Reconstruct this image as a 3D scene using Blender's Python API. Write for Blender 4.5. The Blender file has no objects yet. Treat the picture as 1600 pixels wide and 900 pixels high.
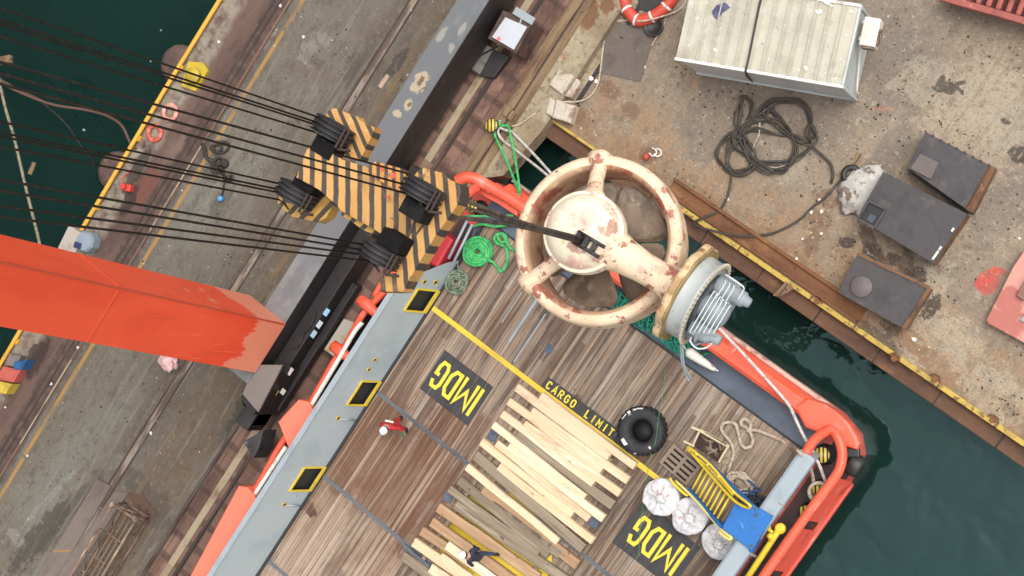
import bpy, bmesh, math, random
from mathutils import Vector, Matrix, noise
random.seed(7)
sc = bpy.context.scene
COL = sc.collection
# ------------------------------------------------------------------ camera (solved from the photograph)
F = 2600.0
CM = Matrix(((0.76015665, -0.56047234, 0.32868317), (0.54059377, 0.82620033, 0.15859188), (-0.3604445, 0.0571294, 0.93102953)))
CAM = Vector((18.07471642, 8.72117427, 51.19852918))
def P(px, py, z=0.0):
    """point of the plane at height z that stands at photograph position px, py (1600 x 900)"""
    v = CM @ Vector((px-800, 450-py, -F))
    return CAM + v*((z-CAM.z)/v.z)
def PX(px, py, z=0.0):
    p = P(px, py, z); return (p.x, p.y)
cd = bpy.data.cameras.new('camera'); cam = bpy.data.objects.new('camera', cd); COL.objects.link(cam)
cam.matrix_world = Matrix.Translation(CAM) @ CM.to_4x4()
cd.sensor_width = 36; cd.lens = F/1600*36; cd.clip_end = 1000; cd.clip_start = .5
sc.camera = cam
D = 0.8      # deck height
W = -1.6     # water level
def lin(c): return c/12.92 if c <= .04045 else ((c+.055)/1.055)**2.4
EXPO = 0.86
def S(r, g, b): return (lin(r/255)*EXPO, lin(g/255)*EXPO, lin(b/255)*EXPO, 1)
# ------------------------------------------------------------------ materials
class NB:
    def __init__(s, name):
        s.m = bpy.data.materials.new(name); s.m.use_nodes = True
        s.t = s.m.node_tree; s.b = s.t.nodes['Principled BSDF']
    def n(s, ty, **k):
        x = s.t.nodes.new(ty)
        for a, b in k.items():
            setattr(x, a, b)
        return x
    def set(s, sock, v):
        if isinstance(v, bpy.types.NodeSocket): s.t.links.new(v, sock)
        else: sock.default_value = v
    def math(s, op, a, b=0, c=0, clamp=False):
        x = s.n('ShaderNodeMath', operation=op, use_clamp=clamp)
        s.set(x.inputs[0], a); s.set(x.inputs[1], b); s.set(x.inputs[2], c); return x.outputs[0]
    def mix(s, f, a, b):
        x = s.n('ShaderNodeMix', data_type='RGBA')
        s.set(x.inputs[0], f); s.set(x.inputs[6], a); s.set(x.inputs[7], b); return x.outputs[2]
    def ramp(s, v, lo, hi):
        x = s.n('ShaderNodeMapRange', interpolation_type='SMOOTHSTEP')
        s.set(x.inputs[0], v); x.inputs[1].default_value = lo; x.inputs[2].default_value = hi; return x.outputs[0]
    def coord(s, kind):
        if hasattr(s, '_c') and kind in s._c: return s._c[kind]
        if not hasattr(s, '_c'): s._c = {}
        if kind == 'world':
            o = s.n('ShaderNodeNewGeometry').outputs['Position']
        else:
            tc = s.n('ShaderNodeTexCoord').outputs['Object']
            oi = s.n('ShaderNodeObjectInfo').outputs['Random']
            m = s.math('MULTIPLY', oi, 57.0)
            a = s.n('ShaderNodeVectorMath', operation='ADD'); s.set(a.inputs[0], tc); s.set(a.inputs[1], m); o = a.outputs[0]
        s._c[kind] = o; return o
    def stretch(s, v, st, off=(0, 0, 0)):
        m = s.n('ShaderNodeMapping'); s.set(m.inputs[0], v); m.inputs[3].default_value = st; m.inputs[1].default_value = off; return m.outputs[0]
    def noise(s, v, scale, detail=4, rough=.6, dist=0):
        x = s.n('ShaderNodeTexNoise'); s.set(x.inputs['Vector'], v); x.inputs['Scale'].default_value = scale
        x.inputs['Detail'].default_value = detail; x.inputs['Roughness'].default_value = rough; x.inputs['Distortion'].default_value = dist
        return x.outputs[0]
_seed = [0]
def mat(name, col, rough=.6, metal=0, layers=(), bump=None, kind='obj', spec=.5, k=1):
    gain = k
    b = NB(name); c = col; v = b.coord(kind)
    rr = rough
    for L in layers:
        k = L[0]; _seed[0] += 1; off = (_seed[0]*3.17 % 19, _seed[0]*5.31 % 23, _seed[0]*1.7 % 11)
        if k == 'n':      # ('n', colour, scale, lo, hi, stretch, detail, amount)
            st = L[5] if len(L) > 5 else (1, 1, 1); det = L[6] if len(L) > 6 else 5; am = L[7] if len(L) > 7 else 1
            f = b.ramp(b.noise(b.stretch(v, st, off), L[2], det, .62), L[3], L[4])
            if am != 1: f = b.math('MULTIPLY', f, am)
        elif k == 'band':  # ('band', colour, axis, x0, x1, soft, noise scale, amount)
            sx = b.n('ShaderNodeSeparateXYZ'); b.set(sx.inputs[0], v); q = sx.outputs[L[2]]
            nn = b.noise(b.stretch(v, (1, 1, 1), off), L[6], 4, .65)
            q = b.math('ADD', q, b.math('MULTIPLY', b.math('SUBTRACT', nn, .5), L[5]*3))
            f = b.math('MULTIPLY', b.ramp(q, L[3]-L[5], L[3]+L[5]), b.math('SUBTRACT', 1, b.ramp(q, L[4]-L[5], L[4]+L[5])))
            f = b.math('MULTIPLY', f, b.math('MULTIPLY', b.ramp(b.noise(b.stretch(v, (1, 1, 1), (off[1], off[0], 0)), L[6]*2.3, 4, .65), .3, .62), L[7]))
        elif k == 'blob':  # ('blob', colour, [(x, y, rx, ry, angle)], amount, noise scale)
            nz = b.noise(b.stretch(v, (1, 1, 1), off), L[4] if len(L) > 4 else 2.2, 5, .7)
            nz = b.math('MULTIPLY', b.math('SUBTRACT', nz, .5), 1.9)
            f = None
            for (x, y, rx, ry, an) in L[2]:
                mp = b.n('ShaderNodeMapping', vector_type='TEXTURE'); b.set(mp.inputs[0], v)
                mp.inputs[1].default_value = (x, y, 0); mp.inputs[2].default_value = (0, 0, an); mp.inputs[3].default_value = (rx, ry, 1e6)
                ln = b.n('ShaderNodeVectorMath', operation='LENGTH'); b.set(ln.inputs[0], mp.outputs[0])
                g = b.math('SUBTRACT', 1.0, b.math('ADD', ln.outputs['Value'], nz))
                f = g if f is None else b.math('MAXIMUM', f, g)
            f = b.math('MULTIPLY', b.ramp(f, .0, .28), L[3])
        elif k == 'crack':  # ('crack', colour, scale, width, amount)
            vo = b.n('ShaderNodeTexVoronoi', feature='DISTANCE_TO_EDGE')
            wv = b.n('ShaderNodeVectorMath', operation='ADD'); b.set(wv.inputs[0], v)
            nx = b.n('ShaderNodeTexNoise'); b.set(nx.inputs['Vector'], v); nx.inputs['Scale'].default_value = L[2]*3; nx.inputs['Detail'].default_value = 4
            sc_ = b.n('ShaderNodeVectorMath', operation='SCALE'); b.set(sc_.inputs[0], nx.outputs[1]); sc_.inputs[3].default_value = .5/L[2]
            b.set(wv.inputs[1], sc_.outputs[0]); b.set(vo.inputs['Vector'], wv.outputs[0]); vo.inputs['Scale'].default_value = L[2]
            f = b.math('SUBTRACT', 1, b.ramp(vo.outputs[0], L[3]*.4, L[3]))
            f = b.math('MULTIPLY', f, b.math('MULTIPLY', b.ramp(b.noise(v, L[2]*1.3, 3), .42, .6), L[4]))
        elif k == 'stripe':  # ('stripe', colour, direction, period, duty, offset, wobble)
            dt = b.n('ShaderNodeVectorMath', operation='DOT_PRODUCT'); b.set(dt.inputs[0], b.coord('world')); dt.inputs[1].default_value = L[2]
            q = b.math('DIVIDE', b.math('ADD', dt.outputs['Value'], L[5]), L[3])
            if len(L) > 6: q = b.math('ADD', q, b.math('MULTIPLY', b.math('SUBTRACT', b.noise(b.coord('world'), 3.5, 3), .5), L[6]))
            q = b.math('FRACT', q); f = b.math('MULTIPLY', b.ramp(q, 0, .06), b.math('SUBTRACT', 1, b.ramp(q, L[4], L[4]+.06)))
        elif k == 'rnd':  # ('rnd', colour, amount) one value per object
            f = b.math('MULTIPLY', b.n('ShaderNodeObjectInfo').outputs['Random'], L[2])
        elif k == 'board':  # ('board', colour, axis across, width, lo, hi, along period) one value per plank
            sx = b.n('ShaderNodeSeparateXYZ'); b.set(sx.inputs[0], v)
            i = b.math('FLOOR', b.math('DIVIDE', sx.outputs[L[2]], L[3]))
            j = b.math('FLOOR', b.math('ADD', b.math('DIVIDE', sx.outputs[1-L[2]], L[6]), b.math('MULTIPLY', b.math('SINE', b.math('MULTIPLY', i, 12.9898)), 43.7)))
            wn = b.n('ShaderNodeTexWhiteNoise', noise_dimensions='2D'); cx = b.n('ShaderNodeCombineXYZ'); b.set(cx.inputs[0], i); b.set(cx.inputs[1], b.math('ADD', j, off[0])); b.set(wn.inputs['Vector'], cx.outputs[0])
            f = b.ramp(wn.outputs[0], L[4], L[5])
            if len(L) > 7: f = b.math('MULTIPLY', f, L[7])
        elif k == 'joint':  # ('joint', colour, axis, width, gap fraction, amount)
            sx = b.n('ShaderNodeSeparateXYZ'); b.set(sx.inputs[0], v)
            q = b.math('FRACT', b.math('DIVIDE', sx.outputs[L[2]], L[3]))
            q = b.math('ABSOLUTE', b.math('SUBTRACT', q, .5))
            nn = b.noise(b.stretch(v, (1, .25, 1) if L[2] == 0 else (.25, 1, 1), off), 3, 3)
            f = b.math('MULTIPLY', b.ramp(b.math('ADD', q, b.math('MULTIPLY', b.math('SUBTRACT', nn, .5), L[4]*1.4)), .5-L[4], .5-L[4]*.4), L[5])
        c = b.mix(f, c, L[1])
    if gain != 1:
        gs = b.n('ShaderNodeVectorMath', operation='SCALE'); b.set(gs.inputs[0], c); gs.inputs[3].default_value = gain; c = gs.outputs[0]
    b.set(b.b.inputs['Base Color'], c); b.b.inputs['Metallic'].default_value = metal
    nr = b.noise(v, 6, 4)
    mr = b.n('ShaderNodeMapRange'); b.set(mr.inputs[0], nr); mr.inputs[1].default_value = .3; mr.inputs[2].default_value = .7
    mr.inputs[3].default_value = max(.02, rough-.1); mr.inputs[4].default_value = min(1, rough+.1); b.set(b.b.inputs['Roughness'], mr.outputs[0])
    b.b.inputs['Specular IOR Level'].default_value = spec
    if bump:   # (scale, distance, stretch)
        h = b.noise(b.stretch(v, bump[2] if len(bump) > 2 else (1, 1, 1)), bump[0], 6, .65)
        bp = b.n('ShaderNodeBump'); b.set(bp.inputs['Height'], h); bp.inputs['Distance'].default_value = bump[1]; bp.inputs['Strength'].default_value = 1
        b.set(b.b.inputs['Normal'], bp.outputs[0])
    return b.m
# ------------------------------------------------------------------ mesh builder
def cr(pts, n=6, closed=False):
    """smooth a polyline"""
    pts = [Vector(p) for p in pts]; out = []; N = len(pts)
    for i in range(N if closed else N-1):
        g = (lambda k: pts[k % N]) if closed else (lambda k: pts[max(0, min(N-1, k))])
        a, b, c, d = g(i-1), g(i), g(i+1), g(i+2)
        for k in range(n):
            t = k/n
            out.append(.5*((2*b)+(c-a)*t+(2*a-5*b+4*c-d)*t*t+(3*b-a-3*c+d)*t**3))
    if not closed: out.append(pts[-1])
    return out
class B:
    def __init__(s): s.bm = bmesh.new(); s.mi = 0
    def _f(s, vs, smooth=False):
        try: f = s.bm.faces.new(vs)
        except ValueError: return
        f.material_index = s.mi; f.smooth = smooth; return f
    def box(s, c, d, rz=0, bev=0, M=None):
        m = Matrix.Translation(c) @ Matrix.Rotation(rz, 4, 'Z') if M is None else M
        h = [x/2 for x in d]
        vs = [s.bm.verts.new(m @ Vector((i*h[0], j*h[1], k*h[2]))) for i in (-1, 1) for j in (-1, 1) for k in (-1, 1)]
        fs = [s._f([vs[i] for i in q]) for q in ((0, 1, 3, 2), (4, 6, 7, 5), (0, 4, 5, 1), (2, 3, 7, 6), (0, 2, 6, 4), (1, 5, 7, 3))]
        if bev:
            es = {e for f in fs for e in f.edges}
            r = bmesh.ops.bevel(s.bm, geom=list(es), offset=bev, segments=2, affect='EDGES', profile=.5)
            for f in r['faces']: f.material_index = s.mi
        return s
    def span(s, x0, x1, y0, y1, z0, z1, bev=0):
        return s.box(((x0+x1)/2, (y0+y1)/2, (z0+z1)/2), (x1-x0, y1-y0, z1-z0), 0, bev)
    def beam(s, a, b, w, h, up=(0, 0, 1), bev=0):
        a = Vector(a); b = Vector(b); x = (b-a); L = x.length; x.normalize(); y = Vector(up).cross(x).normalized(); z = x.cross(y)
        m = Matrix((x, y, z)).transposed().to_4x4(); m.translation = (a+b)/2
        return s.box(None, (L, w, h), 0, bev, m)
    def prism(s, poly, z0, z1, bev=0, top=None):
        """poly: list of (x, y); top may be a second outline"""
        ar = sum(poly[i][0]*poly[(i+1) % len(poly)][1]-poly[(i+1) % len(poly)][0]*poly[i][1] for i in range(len(poly)))
        top = top or poly
        if ar < 0: poly = poly[::-1]; top = top[::-1]
        lo = [s.bm.verts.new((p[0], p[1], z0 if len(p) < 3 else p[2]+z0)) for p in poly]
        hi = [s.bm.verts.new((p[0], p[1], z1 if len(p) < 3 else p[2]+z1)) for p in top]; n = len(poly)
        tf = s._f(hi); s._f(lo[::-1])
        for i in range(n): s._f((lo[i], lo[(i+1) % n], hi[(i+1) % n], hi[i]))
        if bev and tf:
            r = bmesh.ops.bevel(s.bm, geom=list(tf.edges), offset=bev, segments=2, affect='EDGES', profile=.5)
            for f in r['faces']: f.material_index = s.mi
        return s
    def tube(s, pts, r, seg=8, closed=False, cap=True, rs=None, smooth=True):
        pts = [Vector(p) for p in pts]; n = len(pts); rings = []; prev = None
        for i, p in enumerate(pts):
            a = pts[(i-1) % n] if (closed or i) else pts[0]; b = pts[(i+1) % n] if (closed or i < n-1) else pts[-1]
            t = (b-a)
            if t.length < 1e-9: t = Vector((0, 0, 1))
            t.normalize()
            if prev is None:
                u = Vector((0, 0, 1)) if abs(t.z) < .9 else Vector((1, 0, 0)); u = (u-t*u.dot(t)).normalized()
            else:
                u = prev-t*prev.dot(t)
                u = u.normalized() if u.length > 1e-6 else t.orthogonal().normalized()
            prev = u; v = t.cross(u); R = rs[i] if rs else r
            rings.append([s.bm.verts.new(p+(u*math.cos(2*math.pi*k/seg)+v*math.sin(2*math.pi*k/seg))*R) for k in range(seg)])
        for i in range(n if closed else n-1):
            A, C = rings[i], rings[(i+1) % n]
            for k in range(seg): s._f((A[k], A[(k+1) % seg], C[(k+1) % seg], C[k]), smooth)
        if cap and not closed: s._f(rings[0][::-1]); s._f(rings[-1])
        return s
    def lathe(s, prof, seg=32, M=None, smooth=True, closed=False, fn=None):
        """prof: (radius, height) along local z; M places it; fn(angle) scales the radius"""
        M = M or Matrix(); rings = []
        for r, z in prof:
            if r < 1e-6: rings.append([s.bm.verts.new(M @ Vector((0, 0, z)))])
            else: rings.append([s.bm.verts.new(M @ Vector((r*(fn(a) if fn else 1)*math.cos(a), r*(fn(a) if fn else 1)*math.sin(a), z))) for a in [2*math.pi*k/seg for k in range(seg)]])
        m = len(rings)
        for i in range(m if closed else m-1):
            A, C = rings[i], rings[(i+1) % m]
            for k in range(seg):
                l = (k+1) % seg
                if len(A) == 1 and len(C) == 1: continue
                if len(A) == 1: s._f((A[0], C[l], C[k]), smooth)
                elif len(C) == 1: s._f((A[k], A[l], C[0]), smooth)
                else: s._f((A[k], A[l], C[l], C[k]), smooth)
        if not closed:
            if len(rings[0]) > 1: s._f(rings[0][::-1])
            if len(rings[-1]) > 1: s._f(rings[-1])
        return s
    def cyl(s, a, b, r, seg=16, r2=None, smooth=True):
        return s.tube([a, b], r, seg, rs=[r, r if r2 is None else r2], smooth=smooth)
    def grid(s, fn, nu, nv, closed_u=False, smooth=True):
        V = [[s.bm.verts.new(fn(i, j)) for j in range(nv)] for i in range(nu)]
        for i in range(nu if closed_u else nu-1):
            for j in range(nv-1): s._f((V[i][j], V[(i+1) % nu][j], V[(i+1) % nu][j+1], V[i][j+1]), smooth)
        return V
    def ribbon(s, pts, w, z0, z1, M, closed=False):
        """flat stroke of a letter"""
        pts = [Vector((p[0], p[1])) for p in pts]; n = len(pts); Lp = []; Rp = []
        for i, p in enumerate(pts):
            d1 = (p-pts[i-1]).normalized() if (i or closed) else (pts[1]-p).normalized()
            d2 = (pts[(i+1) % n]-p).normalized() if (i < n-1 or closed) else d1
            n1 = Vector((-d1.y, d1.x)); n2 = Vector((-d2.y, d2.x)); m = (n1+n2).normalized(); k = w/2/max(.45, m.dot(n1))
            Lp.append(p+m*k); Rp.append(p-m*k)
        def vv(q, z): return s.bm.verts.new(M @ Vector((q.x, q.y, z)))
        a = [vv(q, z1) for q in Lp]; b = [vv(q, z1) for q in Rp]; c = [vv(q, z0) for q in Lp]; e = [vv(q, z0) for q in Rp]
        for i in range(n if closed else n-1):
            j = (i+1) % n
            s._f((b[i], b[j], a[j], a[i])); s._f((c[i], c[j], e[j], e[i])); s._f((a[i], a[j], c[j], c[i])); s._f((e[i], e[j], b[j], b[i]))
        if not closed:
            s._f((a[0], c[0], e[0], b[0])); s._f((a[-1], b[-1], e[-1], c[-1]))
        return s
    def mesh(s, name, mats, off=Vector((0, 0, 0))):
        if s.bm.verts: bmesh.ops.translate(s.bm, verts=s.bm.verts, vec=-Vector(off))
        bmesh.ops.recalc_face_normals(s.bm, faces=s.bm.faces)
        me = bpy.data.meshes.new(name); s.bm.to_mesh(me); s.bm.free()
        for m in (mats if isinstance(mats, (list, tuple)) else [mats]): me.materials.append(m)
        return me
def tag(o, label=None, cat=None, group=None, kind=None):
    for k, v in (('label', label), ('category', cat), ('group', group), ('kind', kind)):
        if v: o[k] = v
    return o
def thing(name, label, cat, loc, group=None, M=None):
    o = bpy.data.objects.new(name, None); COL.objects.link(o); o.empty_display_size = .3
    if M is not None: o.matrix_world = M
    else: o.location = loc
    o['_loc'] = list(o.matrix_world.translation) if M is not None else list(loc)
    return tag(o, label, cat, group)
def origin(o):
    while o.parent: o = o.parent
    return Vector(o['_loc'])
def part(name, b, m, parent, local=False, label=None):
    off = Vector((0, 0, 0)) if local else origin(parent)
    o = bpy.data.objects.new(name, b.mesh(name, m, off)); COL.objects.link(o); o.parent = parent
    if label: o['label'] = label
    return o
def solo(name, label, cat, b, m, group=None, kind=None):
    vs = [v.co for v in b.bm.verts]
    off = Vector(((min(v.x for v in vs)+max(v.x for v in vs))/2, (min(v.y for v in vs)+max(v.y for v in vs))/2, min(v.z for v in vs)))
    o = bpy.data.objects.new(name, b.mesh(name, m, off)); COL.objects.link(o); o.location = off
    return tag(o, label, cat, group, kind)
def struct(name, b, m):
    o = bpy.data.objects.new(name, b.mesh(name, m)); COL.objects.link(o); o['kind'] = 'structure'; return o
def jit(a): return random.uniform(-a, a)
def near(p, r): return Vector(p)+Vector((jit(r), jit(r), 0))
LET = {'I': ([[(.5, 0), (.5, 1)]], 0), 'M': ([[(.1, 0), (.1, .93), (.5, .38), (.9, .93), (.9, 0)]], 0),
 'D': ([[(.12, .08), (.12, .92), (.6, .92), (.86, .72), (.86, .28), (.6, .08)]], 1),
 'G': ([[(.86, .72), (.72, .92), (.28, .92), (.12, .76), (.12, .24), (.28, .08), (.72, .08), (.86, .24), (.86, .5), (.55, .5)]], 0),
 'C': ([[(.86, .72), (.7, .92), (.3, .92), (.12, .74), (.12, .26), (.3, .08), (.7, .08), (.86, .28)]], 0),
 'A': ([[(.06, 0), (.5, .96), (.94, 0)], [(.25, .32), (.75, .32)]], 0),
 'R': ([[(.12, 0), (.12, .92), (.7, .92), (.86, .78), (.86, .6), (.7, .46), (.2, .46)], [(.5, .44), (.9, 0)]], 0),
 'O': ([[(.12, .26), (.12, .74), (.3, .92), (.7, .92), (.86, .74), (.86, .26), (.7, .08), (.3, .08)]], 1),
 'L': ([[(.14, 1), (.14, .08), (.86, .08)]], 0), 'T': ([[(.04, .92), (.96, .92)], [(.5, .85), (.5, 0)]], 0)}
def write(pn, m, text, M, w, h, gap, sw, narrow={'I': .42}):
    """letters along local x, up local y, on the sheet M"""
    x = 0
    for ch in text:
        ww = w*narrow.get(ch, 1)
        if ch != ' ':
            st, cl = LET[ch]; b = B()
            for k, pl in enumerate(st):
                if ch == 'I': pl = [(.5, 0), (.5, 1)]
                b.ribbon([(x+p[0]*ww, p[1]*h) for p in pl], sw, .001, .005+.0012*k, M, bool(cl))
            part('letter', b, m, pn)
        x += ww+gap
    return x
# ------------------------------------------------------------------ light and sky
wd = bpy.data.worlds.new('World'); sc.world = wd; wd.use_nodes = True
nt = wd.node_tree; bg = nt.nodes['Background']
sky = nt.nodes.new('ShaderNodeTexSky'); sky.sky_type = 'NISHITA'; sky.sun_disc = False
SUN_EL, SUN_DIR = 66, Vector((.55, .75))      # where the light comes from, seen from above
sky.sun_elevation = math.radians(SUN_EL); sky.sun_rotation = math.atan2(SUN_DIR.x, SUN_DIR.y)
sky.air_density = 1.6; sky.dust_density = 5; sky.ozone_density = 1
hs = nt.nodes.new('ShaderNodeHueSaturation'); hs.inputs['Saturation'].default_value = .16   # overcast: a nearly white sky
nt.links.new(sky.outputs[0], hs.inputs['Color']); nt.links.new(hs.outputs[0], bg.inputs[0]); bg.inputs[1].default_value = .15
sl = bpy.data.lights.new('sun', 'SUN'); sl.energy = 1.0; sl.angle = math.radians(40); sl.color = (1, .97, .93)
so = bpy.data.objects.new('sun', sl); COL.objects.link(so); so.location = (0, 0, 80)
dv = Vector((SUN_DIR.x*math.cos(math.radians(SUN_EL))/SUN_DIR.length, SUN_DIR.y*math.cos(math.radians(SUN_EL))/SUN_DIR.length, math.sin(math.radians(SUN_EL))))
so.rotation_euler = dv.to_track_quat('Z', 'Y').to_euler()
sc.view_settings.view_transform = 'Standard'; sc.view_settings.look = 'None'; sc.view_settings.gamma = 1; sc.view_settings.exposure = 0.55
def bl(px, py, rx, ry, deg=0, z=0):
    p = P(px, py, z); return (p.x, p.y, rx, ry, math.radians(deg))
# ------------------------------------------------------------------ ground materials
m_quay = mat('quay_concrete', S(132, 119, 104), .85, 0, (
 ('n', S(147, 142, 131), .35, .46, .68, (1, .35, 1), 6, .9), ('n', S(104, 97, 88), .5, .5, .72, (1, .4, 1), 6, .8),
 ('n', S(160, 156, 146), 1.6, .6, .74, (1, .5, 1), 6, .6), ('n', S(86, 79, 72), 3.5, .64, .76, (1, .6, 1), 5, .6),
 ('band', S(128, 106, 80), 0, -7.9, -6.2, .4, .9, .8), ('band', S(100, 86, 78), 0, -13.2, -12.55, .2, 1.2, .85), ('band', S(112, 98, 84), 0, -9.4, -8.2, .35, .8, .7),
 ('band', S(152, 146, 132), 0, -12.3, -9.5, .6, .5, .35),
 ('blob', S(78, 72, 66), [bl(375, 655, .45, 1.0, 10), bl(620, 100, .25, .75, -8), bl(60, 840, .5, 2.2, -8), bl(290, 870, .35, .9, 0)], .75),
 ('blob', S(92, 84, 77), [bl(335, 260, 1.0, .6), bl(345, 320, .4, .7), bl(565, 110, .6, 1.2), bl(240, 790, 1.1, .7, 0), bl(110, 800, .4, 2.4, -5), bl(215, 755, .8, .5)], .55),
 ('blob', S(172, 168, 158), [bl(480, 80, .35, .5), bl(505, 60, .4, .25), bl(420, 50, .3, .8), bl(75, 780, .15, 1.8, -12), bl(25, 840, .5, .3)], .6, 4.5),
 ('crack', S(96, 90, 82), .2, .008, .35),
 ('n', S(100, 90, 80), 4, .5, .68, (1, .5, 1), 8, .55), ('n', S(166, 156, 142), 6, .56, .70, (1, .6, 1), 8, .5), ('n', S(96, 88, 80), 14, .55, .66, (1, 1, 1), 3, .55), ('n', S(172, 164, 152), 1.2, .55, .64, (5, .2, 1), 6, .35), ('n', S(60, 52, 47), 6, .68, .73, (1, 1, 1), 3, .8)), (9, .035), 'world', k=.64)
m_yard = mat('yard_concrete', S(151, 133, 112), .88, 0, (
 ('n', S(128, 117, 106), .28, .36, .70, (1, 1, 1), 9, .8), ('n', S(166, 149, 126), .6, .45, .75, (1, 1, 1), 9, .7),
 ('band', S(154, 120, 86), 1, 5.2, 7.6, .5, .5, .6), ('band', S(138, 100, 68), 1, 5.1, 6.3, .25, .8, .6),
 ('blob', S(112, 104, 97), [bl(1190, 150, 2.6, .8, 22), bl(1120, 190, 1.2, 1.5), bl(1400, 100, 1.6, 1.6), bl(1290, 190, 1.3, 1.0), bl(1390, 240, .5, 1.6, -5), bl(1560, 330, .8, 1.4)], .5, 2.0),
 ('blob', S(188, 176, 152), [bl(1530, 180, 1.8, 2.0), bl(1450, 130, 1.0, .8), bl(1480, 520, 1.4, .8), bl(1230, 260, .7, .6), bl(1560, 620, 1.6, .8), bl(1410, 120, .2, .9, -20), bl(1400, 560, 1, .5), bl(1450, 450, .7, .9)], .38, 2.6),
 ('n', S(108, 94, 78), 1.5, .57, .72, (1, 1, 1), 7, .7), ('n', S(184, 172, 150), 2.6, .6, .74, (1, 1, 1), 7, .6),
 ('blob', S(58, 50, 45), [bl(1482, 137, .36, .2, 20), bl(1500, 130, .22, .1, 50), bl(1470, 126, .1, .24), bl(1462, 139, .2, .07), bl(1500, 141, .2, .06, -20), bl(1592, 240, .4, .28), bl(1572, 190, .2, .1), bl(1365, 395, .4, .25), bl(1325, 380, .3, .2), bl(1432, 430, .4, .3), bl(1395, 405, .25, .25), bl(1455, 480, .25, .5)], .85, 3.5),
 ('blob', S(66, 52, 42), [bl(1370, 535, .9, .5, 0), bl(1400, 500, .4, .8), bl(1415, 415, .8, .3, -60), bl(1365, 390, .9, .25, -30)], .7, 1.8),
 ('blob', S(98, 62, 44), [bl(1012, 243, .36, .36), bl(1282, 342, .45, .3), bl(1268, 378, .3, .5, 20), bl(985, 172, .4, .3), bl(950, 140, .5, .3), bl(1290, 310, .5, .3), bl(915, 125, .25, .4), bl(905, 180, .25, .3)], .5, 4),
 ('blob', S(200, 84, 72), [bl(1548, 437, .36, .52, -10), bl(1562, 424, .3, .14, 10)], .95, 1.2),
 ('blob', S(196, 124, 96), [bl(1085, 133, .15, .15), bl(1380, 170, .4, .08, 30)], .35, 6),
 ('crack', S(106, 95, 82), .2, .010, .45), ('crack', S(120, 106, 92), .45, .006, .3),
 ('n', S(112, 98, 84), 5, .5, .68, (1, 1, 1), 8, .55), ('n', S(186, 172, 150), 7, .55, .70, (1, 1, 1), 8, .5), ('n', S(96, 84, 72), 14, .54, .66, (1, 1, 1), 4, .6), ('n', S(200, 188, 168), 11, .64, .72, (1, 1, 1), 4, .55), ('n', S(52, 44, 38), 5.5, .68, .73, (1, 1, 1), 4, .85), ('n', S(122, 112, 100), .9, .52, .60, (4, .25, 1), 5, .3)), (7, .05), 'world')
m_steelbed = mat('rail_trough', S(118, 92, 82), .75, .0, (
 ('n', S(92, 68, 60), .9, .45, .65, (1, .2, 1), 5, .9), ('n', S(142, 116, 102), 1.6, .55, .72, (1, .25, 1), 5, .7), ('n', S(62, 46, 42), 3, .62, .74, (1, .5, 1), 4, .8),
 ('band', S(170, 160, 142), 0, -15.3, -14.35, .2, .9, .9), ('band', S(76, 60, 56), 0, -13.55, -12.7, .07, 1.1, .9),
 ('blob', S(132, 66, 46), [bl(230, 290, .4, .9, -5)], .5, 3), ('blob', S(52, 40, 36), [bl(215, 265, .25, 1.2, 0), bl(200, 315, .3, .7), bl(55, 560, .45, 1.0)], .8)), (6, .02), 'world', k=.78)
m_brick = mat('sleeper_bed', S(112, 84, 71), .85, 0, (
 ('board', S(134, 104, 90), 0, .38, .3, .8, .95), ('n', S(84, 58, 50), 1.2, .48, .66, (1, .6, 1), 5, .8), ('n', S(152, 112, 90), 2.1, .57, .72, (1, .6, 1), 5, .7),
 ('joint', S(66, 48, 40), 1, .95, .17, .6), ('joint', S(58, 42, 36), 0, .46, .04, .7), ('n', S(50, 36, 32), 6, .63, .73, (1, 1, 1), 3, .7)), (8, .03), 'world')
m_baulk = mat('old_timber', S(142, 118, 90), .9, 0, (
 ('n', S(104, 78, 58), 1.2, .45, .65, (2, .3, 1), 6, .9), ('n', S(176, 152, 120), 2, .56, .72, (2, .25, 1), 6, .7), ('n', S(84, 60, 46), 4, .58, .7, (3, .3, 1), 5, .8),
 ('joint', S(56, 42, 34), 0, .42, .06, .8), ('n', S(40, 30, 26), 4, .7, .75, (1, 1, 1), 2, .9)), (9, .04, (2, .3, 1)), 'world')
m_kerb = mat('kerb_concrete', S(172, 157, 130), .9, 0, (
 ('n', S(136, 116, 90), .8, .45, .68, (1, .5, 1), 6, .8), ('n', S(196, 184, 160), 1.6, .55, .72, (1, .5, 1), 6, .6),
 ('blob', S(120, 72, 44), [bl(925, 30, .4, .55, 0), bl(955, 12, .3, .4)], .8, 3), ('blob', S(186, 110, 92), [bl(885, 92, .1, .06), bl(893, 97, .04, .1, 30)], .6, 6),
 ('n', S(118, 100, 80), 5, .5, .66, (1, 1, 1), 7, .7), ('n', S(96, 78, 60), 1.0, .55, .66, (1, .6, 1), 7, .6), ('n', S(60, 48, 38), 7, .66, .72, (1, 1, 1), 3, .8)), (8, .05), 'world', k=.92)
m_yellowline = mat('worn_yellow_paint', S(160, 124, 72), .8, 0, (('n', S(112, 100, 84), 1.3, .46, .62, (1, .4, 1), 5, .8), ('n', S(128, 118, 104), 6, .56, .68, (1, 1, 1), 4, .7)), None, 'world')
m_faintline = mat('faded_yellow_paint', S(122, 100, 68), .8, 0, (('n', S(98, 86, 72), 1.0, .38, .54, (1, .4, 1), 5, .9), ('n', S(120, 106, 88), 5, .5, .66, (1, 1, 1), 4, .9)), None, 'world')
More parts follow.
